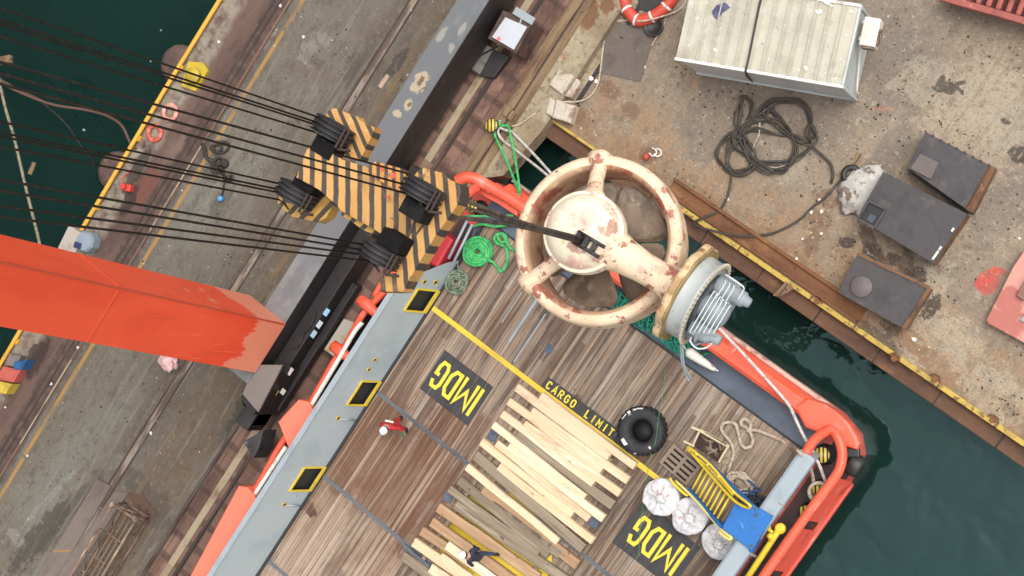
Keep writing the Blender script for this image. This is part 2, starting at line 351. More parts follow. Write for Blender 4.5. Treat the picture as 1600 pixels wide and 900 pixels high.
m_rail = mat('worn_rail_steel', S(104, 92, 86), .45, .5, (('n', S(70, 50, 42), 1.4, .45, .65, (3, .3, 1), 4, .9), ('n', S(160, 148, 136), 2.0, .58, .72, (3, .2, 1), 4, .7)), None, 'world')
m_darkrail = mat('rusty_groove_steel', S(70, 56, 50), .7, .2, (('n', S(108, 86, 72), 1.6, .5, .7, (3, .3, 1), 4, .9),), None, 'world')
m_pale_strip = mat('pale_trench_cover', S(168, 152, 126), .85, 0, (('board', S(124, 96, 76), 0, 9, .35, .75, 1.9), ('n', S(120, 92, 72), 1.4, .5, .68, (1, .5, 1), 5, .8), ('n', S(90, 72, 60), 8, .64, .74, (1, 1, 1), 3, .7)), (10, .02), 'world')
# water
def water_mat():
    b = NB('harbour_water'); v = b.coord('world')
    c = b.mix(b.ramp(b.noise(v, .05, 3), .4, .6), (.0055, .0200, .0160, 1), (.007, .024, .0195, 1))
    b.set(b.b.inputs['Base Color'], c); b.b.inputs['Roughness'].default_value = .03; b.b.inputs['IOR'].default_value = 1.54; b.b.inputs['Specular Tint'].default_value = (.62, .95, .95, 1)
    h1 = b.noise(b.stretch(v, (1, 1, 1)), .55, 2, .45, .6); h2 = b.noise(v, 2.1, 2, .5)
    bp = b.n('ShaderNodeBump'); b.set(bp.inputs['Height'], b.math('ADD', h1, b.math('MULTIPLY', h2, .10))); bp.inputs['Distance'].default_value = .07; bp.inputs['Strength'].default_value = 1
    b.set(b.b.inputs['Normal'], bp.outputs[0]); return b.m
m_water = water_mat()
# ------------------------------------------------------------------ the setting
struct('water', B().box((0, 0, W-.05), (600, 600, .1)), m_water)
XE = -2.78; YE = 5.25      # the two quay edges that meet in the basin corner
b = B(); b.span(-15.3, XE, -120, 120, -9, 0); struct('quay', b, m_quay)
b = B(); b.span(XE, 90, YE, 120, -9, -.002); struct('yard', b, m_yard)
b = B(); b.prism([(-15.27, -100), (-12.72, -100), (-12.72, 100), (-15.27, 100)], .0, .006); struct('rail_trough', b, m_steelbed)
b = B(); b.span(-5.85, -3.78, -100, 60, .0, .005); struct('sleeper_bed', b, m_brick)
b = B(); b.span(-3.77, -3.38, -60, 60, -.001, .10, .02); b.span(-3.30, -2.96, -60, 60, -.001, .12, .02); b.span(-2.93, -2.80, -60, 2.2, 0, .05)
struct('timber_baulks', b, m_baulk)
b = B(); b.prism([(-2.92, 2.4), (-2.30, 2.9), (-2.0, 4.9), (-1.96, 60), (-2.92, 60)], -.4, .34, .03); b.prism([(-1.955, 5.3), (-1.72, 5.3), (-1.66, 60), (-1.95, 60)], -.3, .02); struct('kerb', b, m_kerb)
b = B(); b.span(-1.71, -1.56, 6.2, 60, .0, .012); struct('kerb_gutter', b, mat('wet_gutter', S(48, 42, 40), .3, 0, (('n', S(130, 124, 118), 2.5, .6, .66, (1, .4, 1), 3, .8),), None, 'world'))
# painted lines
b = B(); y = -60
while y < 60:
    L = random.uniform(1.6, 4.5); x = -12.40+jit(.012); b.span(x-.075, x+.075, y, y+L, 0, .004); y += L+random.choice((.02, .03, .12))
struct('painted_line', b, m_yellowline)
b = B(); b.span(-7.75, -7.55, -60, 60, 0, .004); struct('faded_painted_line', b, m_faintline)
# crane rails and grooves in the paving
def rail(x, name, label, w=.07, z=.03, m=m_rail):
    b = B(); b.span(x-w/2, x+w/2, -60, 60, -.001, z, .008); b.span(x-w*1.1, x+w*1.1, -60, 60, -.001, .008); return solo(name, label, 'rail', b, m)
rail(-5.74, 'crane_rail', 'shiny crane rail running under the grey crane beam', .09, .05)
rail(-4.68, 'crane_rail', 'dark pipe-like rail between the red sleepers beside the pale trench cover', .09, .06, m_darkrail)
b = B(); b.span(-8.86, -8.80, -60, 60, -.001, .012); b.span(-8.56, -8.50, -60, 60, -.001, .012)
solo('track_groove', 'pair of rusty track grooves in the middle of the grey quay', 'rail', b, m_darkrail)
b = B(); b.span(-8.79, -8.57, -60, 60, -.001, .006); struct('track_fill', b, mat('track_fill', S(146, 132, 116), .8, 0, (('n', S(82, 66, 56), 1.1, .45, .6, (2, .4, 1), 5, .9),), None, 'world'))
b = B(); b.span(-13.40, -13.33, -60, 60, 0, .03); b.span(-13.16, -13.10, -60, 60, 0, .03); solo('crane_rail', 'dark double rail beside the brown strip near the yellow edge pipe', 'rail', b, m_darkrail)
b = B(); b.span(-12.86, -12.80, -60, 60, 0, .012); solo('rail_edge_strip', 'thin pale edging strip between the dark double rail and the grey concrete', 'edging', b, m_pale_strip)
b = B(); b.span(-5.16, -4.90, -60, 60, 0, .05, .01); solo('trench_cover', 'pale cable trench cover strip lying between the red sleepers', 'trench cover', b, m_pale_strip)
# yellow pipe along the left edge
m_yel = mat('yellow_gloss_paint', S(228, 172, 62), .5, 0, (('n', S(196, 140, 52), 1.2, .5, .7, (1, 1, 1), 4, .8), ('n', S(140, 96, 50), 5, .66, .74, (1, 1, 1), 3, .9)))
m_yel2 = mat('yellow_paint', S(190, 160, 68), .65, 0, (('n', S(160, 130, 66), 1.5, .48, .66, (1, 1, 1), 4, .8), ('n', S(104, 80, 54), 4, .52, .62, (1, 1, 1), 4, .9)))
b = B(); b.tube([(-15.22+.02*math.sin(y*.7), y, .16) for y in range(-60, 61, 2)], .085, 10)
for y in range(-58, 60, 3): b.box((-15.18, y+.3, .06), (.16, .22, .12))
solo('edge_pipe', 'long yellow pipe bordering the left quay above the dark water', 'pipe', b, m_yel)
# right quay edge: rusty ledge, yellow bars, steel channel
m_rust = mat('rusty_steel', S(128, 86, 56), .85, .1, (('n', S(92, 60, 42), .9, .45, .65, (.4, 1, 1), 6, .9), ('n', S(164, 116, 76), 1.6, .55, .7, (.4, 1, 1), 6, .8), ('n', S(60, 42, 34), 4, .6, .72, (1, 1, 1), 4, .8)), (9, .03), 'world')
b = B(); b.span(-2.7, 80, 4.72, 5.24, -1.3, -.22, .03); struct('quay_ledge', b, mat('ledge_brown', S(104, 74, 54), .85, 0, (('n', S(70, 50, 40), .7, .45, .65, (.3, 1, 1), 6, .9), ('n', S(136, 100, 70), 1.8, .56, .7, (.3, 1, 1), 6, .8), ('joint', S(48, 36, 30), 0, 2.2, .02, .9)), (8, .03), 'world'))
b = B(); x = 2.9
b.span(-2.2, .6, 5.27, 5.36, -.01, .05); b.span(.63, 2.85, 5.27, 5.36, -.01, .05)
for q in ((2.9, 5.6), (5.66, 8.35), (8.42, 9.95), (10.02, 11.4), (11.5, 13.0), (13.06, 15.0), (15.1, 17), (17.05, 20)):
    b.span(q[0], q[1], 5.24, 5.40, -.02, .07, .012)
struct('edge_kerb', b, m_yel2)
b = B(); b.span(2.6, 10.0, 5.50, 5.92, -.001, .03); b.span(2.6, 10.0, 5.92, 6.02, -.001, .16, .01); b.span(2.6, 10.0, 5.46, 5.53, -.001, .12, .01)
solo('steel_channel', 'long rusty steel channel lying behind the yellow quay edge', 'steel channel', b, m_rust)
b = B(); b.prism([PX(1208, 462, .1), PX(1228, 440, .1), PX(1240, 452, .1), PX(1218, 464, .1)], .10, .14); solo('plywood_scrap', 'small tan triangular board sticking out over the quay edge', 'board', b, m_baulk)
for i, (px, py) in enumerate(((1462, 592), (1552, 656), (1398, 560), (1278, 470))):
    p = P(px, py, 0); b = B(); b.cyl((p.x, p.y, 0), (p.x, p.y, .14), .1, 10); b.tube(cr([(p.x-.18, p.y, .12), (p.x-.1, p.y+.12, .16), (p.x+.1, p.y+.12, .16), (p.x+.18, p.y, .12)], 4), .025, 6)
    solo('mooring_lug', 'small rusty mooring lug on the yellow quay edge, '+('third', 'farthest right', 'second', 'nearest the tan triangular board')[i]+(' from the tan triangular board' if i in (0, 2) else ''), 'mooring lug', b, m_rust, 'mooring lugs on the right quay edge')
# ------------------------------------------------------------------ left quay things
m_rubber = mat('weathered_fender', S(112, 88, 80), .9, 0, (('n', S(84, 66, 62), 1.2, .45, .65, (1, 1, 1), 5, .9), ('n', S(140, 112, 98), 2.4, .58, .72, (1, 1, 1), 5, .7)), (7, .05))
for px, py, lab in ((280, 100, 'upper round brown rubber fender floating beside the yellow edge pipe, near the yellow bollard'), (182, 266, 'lower round brown rubber fender floating beside the yellow edge pipe, below the life rings')):
    p = P(px, py, -1.2); b = B(); b.lathe([(.02, -.55), (.5, -.53), (.72, -.4), (.78, 0), (.72, .3), (.5, .44), (.02, .48)], 24, Matrix.Translation((p.x+.1, p.y, -1.25)), fn=lambda a: 1+.02*math.sin(a*9)); solo('rubber_fender', lab, 'fender', b, m_rubber, 'floating fenders')
b = B(); b.prism([PX(295, 96, .1), PX(318, 98, .1), PX(326, 110, .1), PX(306, 143, .1), PX(283, 135, .1), PX(290, 118, .1)], 0, .16, .02); p = P(304, 119, .3)
b.lathe([(.2, .1), (.17, .3), (.3, .42), (.28, .5), (0, .52)], 16, Matrix.Translation((p.x, p.y, 0))); solo('bollard', 'yellow mooring bollard on its yellow base plate beside the edge pipe', 'bollard', b, mat('bollard_yellow', S(200, 174, 56), .6, 0, (('n', S(160, 134, 50), 2, .5, .66, (1, 1, 1), 4, .8),)))
def ring(name, p, R, r, mats, label, tilt=0, seg=28, squash=.75):
    b = B(); n = seg
    for i in range(n):
        pass
    V = []
    for i in range(n):
        a = 2*math.pi*i/n; V.append([b.bm.verts.new(Vector((p.x+(R+r*math.cos(t))*math.cos(a), p.y+(R+r*math.cos(t))*math.sin(a), p.z+r*squash*(1+math.sin(t))+tilt*math.cos(a)))) for t in [2*math.pi*k/10 for k in range(10)]])
    for i in range(n):
        b.mi = 1 if (i % (n//4)) in (0, 1) and n >= 20 else 0
        for k in range(10): b._f((V[i][k], V[(i+1) % n][k], V[(i+1) % n][(k+1) % 10], V[i][(k+1) % 10]), True)
    return solo(name, label, 'life ring', b, mats)
m_white = mat('white_plastic', S(222, 216, 206), .5, 0, (('n', S(176, 168, 156), 3, .52, .7, (1, 1, 1), 4, .7),))
ring('life_ring', P(267, 176, .02), .27, .09, [mat('faded_pink_ring', S(206, 138, 120), .6, 0, (('n', S(216, 176, 158), 2, .5, .66, (1, 1, 1), 3, .7),)), mat('faded_ring_band', S(214, 166, 150), .6)], 'faded pink life ring lying on the left quay')
ring('life_ring', P(243, 208, .02), .27, .09, [mat('red_orange_ring', S(200, 84, 66), .6, 0, (('n', S(214, 120, 96), 2, .55, .7, (1, 1, 1), 3, .7),)), mat('red_ring_band', S(208, 120, 100), .6)], 'orange red life ring lying below the pink one on the left quay')
m_darkiron = mat('dark_iron', S(58, 52, 48), .7, .3, (('n', S(92, 76, 64), 3, .5, .68, (1, 1, 1), 4, .8),))
# chain, shackle and hook heap
b = B()
def link_ring(b, p, R, r, ax, n=14):
    ax = Vector(ax).normalized(); u = ax.orthogonal().normalized(); v = ax.cross(u); b.tube([Vector(p)+(u*math.cos(2*math.pi*k/n)*R*1.4+v*math.sin(2*math.pi*k/n)*R) for k in range(n)], r, 6, True)
p = P(346, 230, .1); link_ring(b, p, .2, .05, (.2, .1, 1)); link_ring(b, p+Vector((-.12, -.12, .08)), .14, .045, (.7, .2, 1))
p = P(338, 252, .1); b.tube(cr([p, p+Vector((-.3, -.1, .12)), p+Vector((-.6, .1, .1)), p+Vector((-.85, .2, .03))], 5), .07, 7); link_ring(b, p+Vector((.1, .05, .05)), .13, .05, (0, .4, 1))
p = P(350, 272, .1)
for k in range(7): link_ring(b, p+Vector((-.45+k*.14, jit(.1), .05+random.random()*.08)), .09, .035, (jit(1), jit(1), 1), 10)
b.tube(cr([p, p+Vector((.25, -.35, .02)), P(347, 305, .02)], 5), .03, 6); b.lathe([(.05, 0), (.17, .02), (.17, .12), (.05, .16)], 12, Matrix.Translation(P(352, 256, .0)))
solo('rigging_heap', 'dark heap of shackles, hook and chain lying on the grey quay', 'rigging', b, m_darkiron)
b = B(); b.lathe([(.08, 0), (.105, .02), (.1, .16), (.08, .2), (.0, .21)], 12, Matrix.Translation(P(347, 311, 0))); solo('bucket', 'small bright blue plastic tub on the grey quay below the rigging heap', 'tub', b, mat('blue_plastic', S(88, 160, 214), .4))
p = P(203, 294, 0); b = B(); b.box((p.x, p.y, .14), (.4, .26, .28), .4, .03); b.cyl((p.x-.05, p.y, .28), (p.x-.05, p.y, .42), .1, 12); b.tube(cr([(p.x-.2, p.y, .2), (p.x-.35, p.y+.2, .2), (p.x-.3, p.y+.5, .1)], 4), .03, 6)
solo('pump', 'small red pump standing on the dark quay strip below the life rings', 'pump', b, mat('red_paint', S(206, 70, 56), .5, 0, (('n', S(120, 56, 48), 3, .55, .7),)))
# boxes half hidden by the crane leg
p = P(118, 378, .3); b = B(); b.box((p.x, p.y, .3), (.75, .95, .6), .1, .02); solo('crate', 'pale box at the yellow edge pipe just above the orange crane leg', 'box', b, mat('pale_box', S(178, 168, 154), .7, 0, (('n', S(150, 138, 124), 2, .5, .7),)))
p = P(138, 378, .3); b = B(); b.lathe([(.36, 0), (.4, .1), (.4, .5), (.34, .6), (0, .62)], 8, Matrix.Translation((p.x, p.y, 0)), False); b.mi = 1; b.box((p.x-.1, p.y-.25, .63), (.3, .22, .04), .3); solo('water_tank', 'bluish grey eight-sided tank next to the pale box', 'tank', b, [mat('tank_grey', S(140, 152, 164), .6), mat('tank_label', S(46, 52, 96), .6)])
# coloured drums/boxes at the far left edge below the leg
for poly, h, c, nm, lab, cat in (([(22, 565), (42, 562), (33, 578), (20, 577)], .5, S(40, 96, 146), 'drum', 'small blue drum beside the red and yellow crates near the edge pipe', 'drum'),
     ([(14, 552), (32, 556), (24, 574), (6, 570)], .4, S(128, 116, 110), 'crate', 'grey crate lying above the red crate near the edge pipe', 'crate'),
     ([(4, 572), (32, 578), (20, 598), (-8, 592)], .45, S(190, 92, 80), 'crate', 'worn red crate between the grey and yellow crates near the edge pipe', 'crate'),
     ([(-8, 594), (18, 600), (8, 616), (-18, 612)], .5, S(206, 176, 70), 'crate', 'yellow crate below the red crate near the edge pipe', 'crate')):
    b = B(); q = [PX(*a, h) for a in poly]; b.prism(q, 0, h, .03)
    cx = sum(a[0] for a in q)/4; cy = sum(a[1] for a in q)/4
    b.prism([(cx+(a[0]-cx)*.75, cy+(a[1]-cy)*.75) for a in q], h, h+.03, .01); solo(nm, lab, cat, b, mat(nm+'_paint', c, .65, 0, (('n', tuple(x*.6 for x in c[:3])+(1,), 2.5, .52, .7, (1, 1, 1), 4, .8),)))
# plastic bag under the leg
def lump(b, c, rx, ry, rz, amp, fr, seed, nu=28, nv=16):
    c = Vector(c)
    def f(i, j):
        a = 2*math.pi*i/nu; t = math.pi*j/(nv-1); d = Vector((math.sin(t)*math.cos(a), math.sin(t)*math.sin(a), math.cos(t)))
        k = 1+amp*noise.fractal(d*fr+Vector((seed, seed*2, 0)), .8, 2.1, 4)
        return c+Vector((d.x*rx*k, d.y*ry*k, max(-.98*rz, d.z*rz*k)))
    b.grid(f, nu, nv, True)
b = B(); lump(b, P(262, 566, .22)+Vector((0, 0, 0)), .38, .3, .2, .35, 2.2, 3); solo('plastic_sack', 'pinkish white sack lying beneath the tip side of the orange crane leg', 'sack', b, mat('pink_sack', S(226, 186, 182), .5, 0, (('n', S(196, 128, 130), 3, .5, .65),)))
p = P(600, 127, .02); b = B(); b.box((p.x, p.y, .02), (.16, .52, .04), -.02, .006); solo('plank', 'short pinkish board lying on the grey quay beside the track grooves', 'plank', b, mat('pink_board', S(184, 156, 136), .8, 0, (('n', S(150, 122, 104), 3, .5, .7, (3, .4, 1)),)))
# long flat steel plates and the lattice tower section
m_plate = mat('grey_steel_plate', S(120, 108, 100), .75, 0, (('n', S(98, 86, 78), .9, .48, .66, (1, .4, 1), 5, .8), ('n', S(140, 130, 120), 2, .58, .72, (1, .4, 1), 5, .6)), (8, .015))
q = [PX(152, 748, .06), PX(174, 760, .06), PX(75, 925, .06), PX(40, 930, .06)]
b = B(); b.prism(q, 0, .07, .01); b.mi = 1
for t in (.62, .93):
    a = Vector(q[0]).lerp(Vector(q[3]), t); c = Vector(q[1]).lerp(Vector(q[2]), t); a = a.lerp(c, .05); b.beam((a.x, a.y, .072), (c.x-.1, c.y, .072), .07, .006)
solo('steel_or_shade_plate', 'long grey steel plate with yellow stripes beside the rusty lattice section', 'steel plate', b, [m_plate, m_yellowline])
b = B(); q = [PX(200, 790, .05), PX(215, 800, .05)]
b.prism([PX(178, 768, .05), PX(200, 770, .05), PX(90, 935, .05), PX(66, 930, .05)], 0, .05, .01); solo('steel_or_shade_plate', 'narrower grey steel plate lying directly beside the lattice section', 'steel plate', b, m_plate)
m_latt = mat('rusty_lattice_paint', S(138, 116, 100), .75, .1, (('n', S(96, 66, 52), 1.5, .46, .62, (2, .4, 1), 4, .9), ('n', S(202, 180, 146), 2.2, .58, .7, (2, .3, 1), 4, .8)))
tw = thing('lattice_section', 'rusty lattice crane section lying on the quay at the bottom left', 'lattice', P(190, 800, 0))
A0 = P(176, 788, .9); A1 = P(212, 812, .9); dv_ = (P(60, 985, .9)-A0); dv_.z = 0; dn = dv_.normalized(); LT = 9.0
lo = Vector((0, 0, -.82))
for nm, a, r in (('chord', A0, .05), ('chord', A1, .05), ('chord', A0+lo, .05), ('chord', A1+lo, .05)):
    part(nm, B().cyl(a, a+dn*LT, r, 8), m_latt, tw)
b = B(); b.cyl(A0, A1, .045, 8); b.cyl(A0+lo, A1+lo, .045, 8); b.cyl(A0, A0+lo, .04, 8); b.cyl(A1, A1+lo, .04, 8); b.cyl(A0, A1+lo, .035, 8); b.cyl(A0+lo, A1, .03, 8)
for a in (A0, A1): b.lathe([(.1, -.05), (.13, 0), (.1, .05)], 12, Matrix.Translation(a+Vector((0, .02, .06))))
part('end_frame', b, m_latt, tw)
b = B(); n = 9
for k in range(n):
    s0 = dn*LT*k/n; s1 = dn*LT*(k+1)/n
    b.cyl(A0+s0, A0+lo+s1, .022, 6); b.cyl(A1+lo+s0, A1+s1, .022, 6); b.cyl(A0+lo+s0, A1+lo+s1, .022, 6); b.cyl(A0+s1, A1+s1, .02, 6)
part('bracing', b, m_latt, tw)
b = B()
for f in (.25, .42, .6, .78): b.cyl(A0.lerp(A1, f)+lo*.6+dn*.3, A0.lerp(A1, f)+lo*.6+dn*LT*.95, .03, 6)
part('inner_pipe', b, m_latt, tw)
b = B(); c = [(198, 770), (222, 772), (246, 802), (236, 812), (214, 800)]; b.prism([PX(*q, .02) for q in c], 0, .03); part('foot_plate', b, mat('foot_brown', S(92, 68, 54), .8, 0, (('n', S(66, 50, 42), 2, .48, .64), ('n', S(124, 100, 82), 3, .58, .7))), tw)
# ------------------------------------------------------------------ portal crane on the left quay
m_girder = mat('grey_girder_paint', S(107, 109, 111), .55, 0, (
 ('band', S(140, 138, 136), 1, -40, -2.2, .5, .6, .7), ('n', S(97, 98, 101), .8, .46, .7, (1, .4, 1), 7, .7), ('n', S(124, 126, 126), 2.4, .58, .7, (1, .5, 1), 7, .5),
 ('blob', S(170, 164, 150), [bl(690, 55, .13, .3, 0, 2.2), bl(705, 75, .12, .22, 20, 2.2), bl(722, 45, .1, .3, 0, 2.2)], .55, 4),
 ('blob', S(176, 160, 132), [bl(656, 128, .27, .42, 0, 2.2), bl(638, 163, .16, .26, 10, 2.2), bl(621, 178, .17, .17, 0, 2.2)], .95, 5),
 ('blob', S(104, 80, 62), [bl(657, 127, .1, .2, 0, 2.2), bl(664, 138, .1, .05, 40, 2.2), bl(640, 163, .07, .1, 0, 2.2)], .9, 6),
 ('blob', S(112, 110, 112), [bl(500, 380, .3, 1.2, 0, 2.2), bl(460, 440, .25, .9, 0, 2.2), bl(520, 330, .3, .8, 0, 2.2)], .8, .8)), None, 'world')
m_black = mat('black_girder_paint', S(40, 35, 36), .5, 0, (('n', S(56, 49, 48), .9, .48, .68, (1, .3, 1), 5, .8), ('n', S(74, 62, 56), 2.5, .62, .74, (1, .5, 1), 4, .6)), None, 'world')
m_orange = mat('crane_orange', S(212, 82, 54), .5, 0, (
 ('n', S(202, 76, 50), .5, .45, .65, (1, 1, .4), 4, .8), ('n', S(222, 104, 74), .9, .58, .75, (1, 1, .3), 5, .6), ('n', S(150, 62, 44), 3, .68, .76, (2, 2, .5), 4, .6)))
m_orange_old = mat('faded_orange', S(218, 128, 100), .6, 0, (('n', S(206, 108, 82), .9, .45, .65, (1, 1, 1), 4, .7),))
crane = thing('portal_crane', 'portal crane foot: long grey and black beam carrying a tall orange leg', 'crane', (-5.8, -6, 0))
b = B(); b.span(-6.22, -5.26, -7.6, 90, 2.15, 2.2); part('beam_top', b, m_girder, crane)
b = B(); b.prism([PX(*a, 2.18) for a in ((396, 570), (440, 570), (433, 585), (402, 644), (378, 616))], 2.05, 2.14, .01)
part('end_plate', b, mat('end_plate_grey', S(124, 115, 108), .7, 0, (('n', S(104, 96, 90), .9, .48, .7, (1, 1, 1), 5, .8),)), crane)
b = B(); b.span(-6.2, -5.28, -7.4, 90, .45, 2.147); part('beam_web', b, m_black, crane)
b = B()
for x0, x1, y0, y1, z0, z1 in ((-5.275, -4.72, -9.0, -.9, .28, 1.25), (-4.715, -4.45, -8.2, -3.0, .2, .62), (-5.1, -4.55, .5, 1.5, .25, .8)):
    b.span(x0, x1, y0, y1, z0, z1, .03)
b.prism([PX(*a, 2.05) for a in ((396, 572), (438, 572), (431, 586), (396, 648), (376, 622))], .4, 2.04); b.span(-5.28, -4.72, -9.2, -7.42, .3, 1.35, .03); part('bogie_frame', b, m_black, crane)
for yy in (-8.5, -6.9, -4.6, -3.0, -1.5):
    b = B(); b.lathe([(.08, -.06), (.34, -.06), (.34, .03), (.38, .04), (.38, .07), (.08, .07)], 20, Matrix.Translation((-5.74, yy, .42)) @ Matrix.Rotation(math.pi/2, 4, 'Y')); part('wheel', b, m_darkiron, crane)
b = B(); b.prism([PX(380, 690, 1.4), PX(412, 672, 1.4), PX(405, 700, 1.4), PX(396, 716, 1.4)], .5, 1.42, .02); b.cyl(P(384, 692, 1.2), P(384, 692, 1.5), .07, 8); part('buffer', b, mat('buffer_grey', S(62, 60, 62), .6, 0, (('n', S(44, 40, 41), 1.5, .5, .6),)), crane)
# small plates on the black side
for px, py, w, c, nm in ((510, 488, .26, S(142, 184, 214), 'sign_plate'), (499, 507, .26, S(176, 186, 192), 'sign_plate'), (490, 522, .26, S(150, 176, 192), 'sign_plate'), (453, 580, .28, S(206, 190, 196), 'sign_plate'), (433, 598, .36, S(206, 206, 208), 'sign_plate'), (430, 613, .26, S(206, 180, 76), 'sign_plate'), (442, 612, .2, S(190, 184, 180), 'sign_plate')):
    x, y = PX(px, py, 1.27); b = B(); b.box((x, y, 1.265), (.17, w, .03), -.03, .01); part(nm, b, mat('plate_paint', c, .5), crane)
b = B(); b.tube(cr([(-4.95, -5.4, 1.28), (-4.8, -4.9, 1.36), (-4.95, -4.4, 1.3)], 5), .03, 6); b.tube(cr([(-4.95, -6.0, 1.28), (-4.8, -5.6, 1.36), (-4.95, -5.2, 1.3)], 5), .03, 6); part('handle', b, m_darkiron, crane)
# the tall leg: tapered box, leaning slightly
def leg_ring(z):
    t = (z-2.21)/14.8
    return [(-6.9, -7.12+t*1.32), (-5.21, -7.12+t*1.32), (-5.21, -5.13+t*1.1), (-6.9, -5.13+t*1.1)]
b = B(); Z = [2.21+i*1.3 for i in range(20)]; rr = [[b.bm.verts.new((x, y, z)) for x, y in leg_ring(z)] for z in Z]
for i in range(len(Z)-1):
    for k in range(4):
        b.mi = 0; b._f((rr[i][k], rr[i][(k+1) % 4], rr[i+1][(k+1) % 4], rr[i+1][k]))
b._f(rr[0][::-1]); b._f(rr[-1])
def leg_mat():
    nb = NB('leg_orange'); v = nb.coord('world'); c = nb.mix(nb.ramp(nb.noise(nb.stretch(v, (1, 1, .35)), .7, 4), .42, .66), S(255, 94, 58), S(246, 84, 50))
    sx = nb.n('ShaderNodeSeparateXYZ'); nb.set(sx.inputs[0], v)
    nz = nb.noise(nb.stretch(v, (1, 1.7, .34)), 1.1, 7, .68); q = nb.math('ADD', sx.outputs[2], nb.math('MULTIPLY', nb.math('SUBTRACT', nz, .5), 3.4))
    f = nb.math('SUBTRACT', 1, nb.ramp(q, 4.1, 4.35)); c = nb.mix(f, c, S(250, 152, 120))
    f2 = nb.math('MULTIPLY', nb.ramp(nb.noise(nb.stretch(v, (1, 5, .22)), 1.6, 4), .60, .68), nb.math('SUBTRACT', 1, nb.ramp(sx.outputs[2], 7, 10))); c = nb.mix(nb.math('MULTIPLY', f2, .7), c, S(255, 158, 120))
    f3 = nb.ramp(nb.noise(nb.stretch(v, (1, 1, .5), (3, 1, 7)), 2.2, 5), .72, .76); c = nb.mix(nb.math('MULTIPLY', f3, .7), c, S(150, 52, 38))
    ny = nb.n('ShaderNodeNewGeometry').outputs['Normal']; sn = nb.n('ShaderNodeSeparateXYZ'); nb.set(sn.inputs[0], ny)
    nb.set(nb.b.inputs['Base Color'], c); f4 = nb.ramp(nb.noise(nb.stretch(v, (1, 1, .5), (9, 4, 2)), 9, 4), .6, .72); c = nb.mix(nb.math('MULTIPLY', f4, .3), c, S(206, 84, 60)); f5 = nb.ramp(nb.noise(nb.stretch(v, (1, 4, .12), (2, 8, 5)), 2.2, 5), .6, .7); c = nb.mix(nb.math('MULTIPLY', f5, .35), c, S(196, 76, 54))
    nb.set(nb.b.inputs['Base Color'], c); nb.b.inputs['Roughness'].default_value = .5; return nb.m
part('leg', b, leg_mat(), crane)
b = B()
b.beam((-5.205, -5.15, 2.3), (-5.205, -5.15+1.85, 27), .05, .05)

for zz in (12.4,):
    r_ = leg_ring(zz); b.beam((-5.205, r_[0][1]+.02, zz), (-5.205, r_[2][1]-.02, zz), .035, .03); b.beam((-6.86, r_[2][1]+.005, zz), (-5.24, r_[2][1]+.005, zz), .03, .035)
part('leg_seam', b, mat('leg_seam_orange', S(206, 84, 58), .5), crane)
# white switch box with grey bracket
p = P(795, 52, 1.1); cabn = thing('switch_box', 'white topped switch box with a grey bracket beside the black beam', 'switch box', (p.x, p.y, 0))
b = B(); q = [PX(769, 58, 1.3), PX(790, 27, 1.3), PX(824, 42, 1.3), PX(803, 78, 1.3)]; b.prism(q, 1.28, 1.33, .01)
part('lid', b, mat('white_lid', S(190, 193, 198), .4, 0, (('blob', S(206, 110, 108), [bl(780, 61, .08, .07, 0, 1.3)], .9, 5), ('n', S(196, 200, 206), 2, .5, .7))  , None, 'world'), cabn)
b = B(); q2 = [PX(762, 60, 1.2), PX(786, 16, 1.2), PX(832, 36, 1.2), PX(806, 84, 1.2)]; b.prism(q2, .1, 1.22, .02); part('cabinet', b, mat('cabinet_brown', S(92, 70, 62), .7, 0, (('n', S(60, 48, 44), 2, .45, .65),)), cabn)
b = B(); b.beam(P(804, 16, 1.3), P(834, 34, 1.3), .26, .08, bev=.01); b.beam(P(815, 30, 1.3), P(812, 38, 1.3), .06, .05); part('bracket', b, mat('galvanised', S(158, 166, 168), .5, .2), cabn)
b = B(); b.beam(P(737, 94, .5), P(778, 72, .9), .05, .05); b.beam(P(731, 104, .4), P(750, 118, .4), .05, .05); part('strut', b, m_black, cabn)
b = B(); b.prism([PX(757, 68, .3), PX(770, 76, .3), PX(748, 118, .3), PX(733, 106, .3)], .0, .28, .02)
solo('cover_plate', 'grey folded cover plate beneath the white switch box', 'cover', b, mat('cover_grey', S(118, 112, 106), .6, 0, (('n', S(82, 74, 70), 1.5, .5, .7),)))
b = B(); b.prism([PX(771, 77, .2), PX(797, 88, .2), PX(772, 122, .2), PX(750, 119, .2)], .0, .24, .02)
solo('tool_chest', 'black low chest just below the white switch box', 'chest', b, m_black)
# mooring bollard on the quay corner with ropes
m_hazcap = mat('striped_cap', S(220, 196, 84), .5, 0, (('stripe', S(56, 46, 40), (.76, .54, 0), .115, .42, .03),))
m_blackp = mat('black_paint', S(40, 38, 38), .5, 0, (('n', S(62, 56, 52), 3, .5, .7),))
def bollard(p, label, group=None, r=.19, h=.55, parent=None):
    base = B().lathe([(r*1.3, 0), (r*1.3, .04), (r*.8, .06), (r*.72, h-.16), (r, h-.1), (r, h-.005), (r*.9, h)], 20, Matrix.Translation(p))
    cap = B().lathe([(r*.93, h), (r*.93, h+.012), (0, h+.016)], 20, Matrix.Translation(p))
    if parent is not None:
        o = part('bollard', base, m_blackp, parent); part('cap', cap, m_hazcap, o); return o
    t = thing('bollard', label, 'bollard', p, group); part('post', base, m_blackp, t); part('cap', cap, m_hazcap, t); return t
pb = P(778, 200, 0); bollard(pb, 'black quay bollard with yellow striped top holding green and white mooring ropes', r=.23, h=.6)
b = B(); p = P(800, 190, 0); b.prism([PX(786, 162, .2), PX(797, 166, .2), PX(806, 178, .2), PX(798, 190, .2), PX(786, 180, .2)], 0, .2, .02); solo('timber_block', 'pale chunk of timber beside the striped quay bollard', 'block', b, m_baulk)
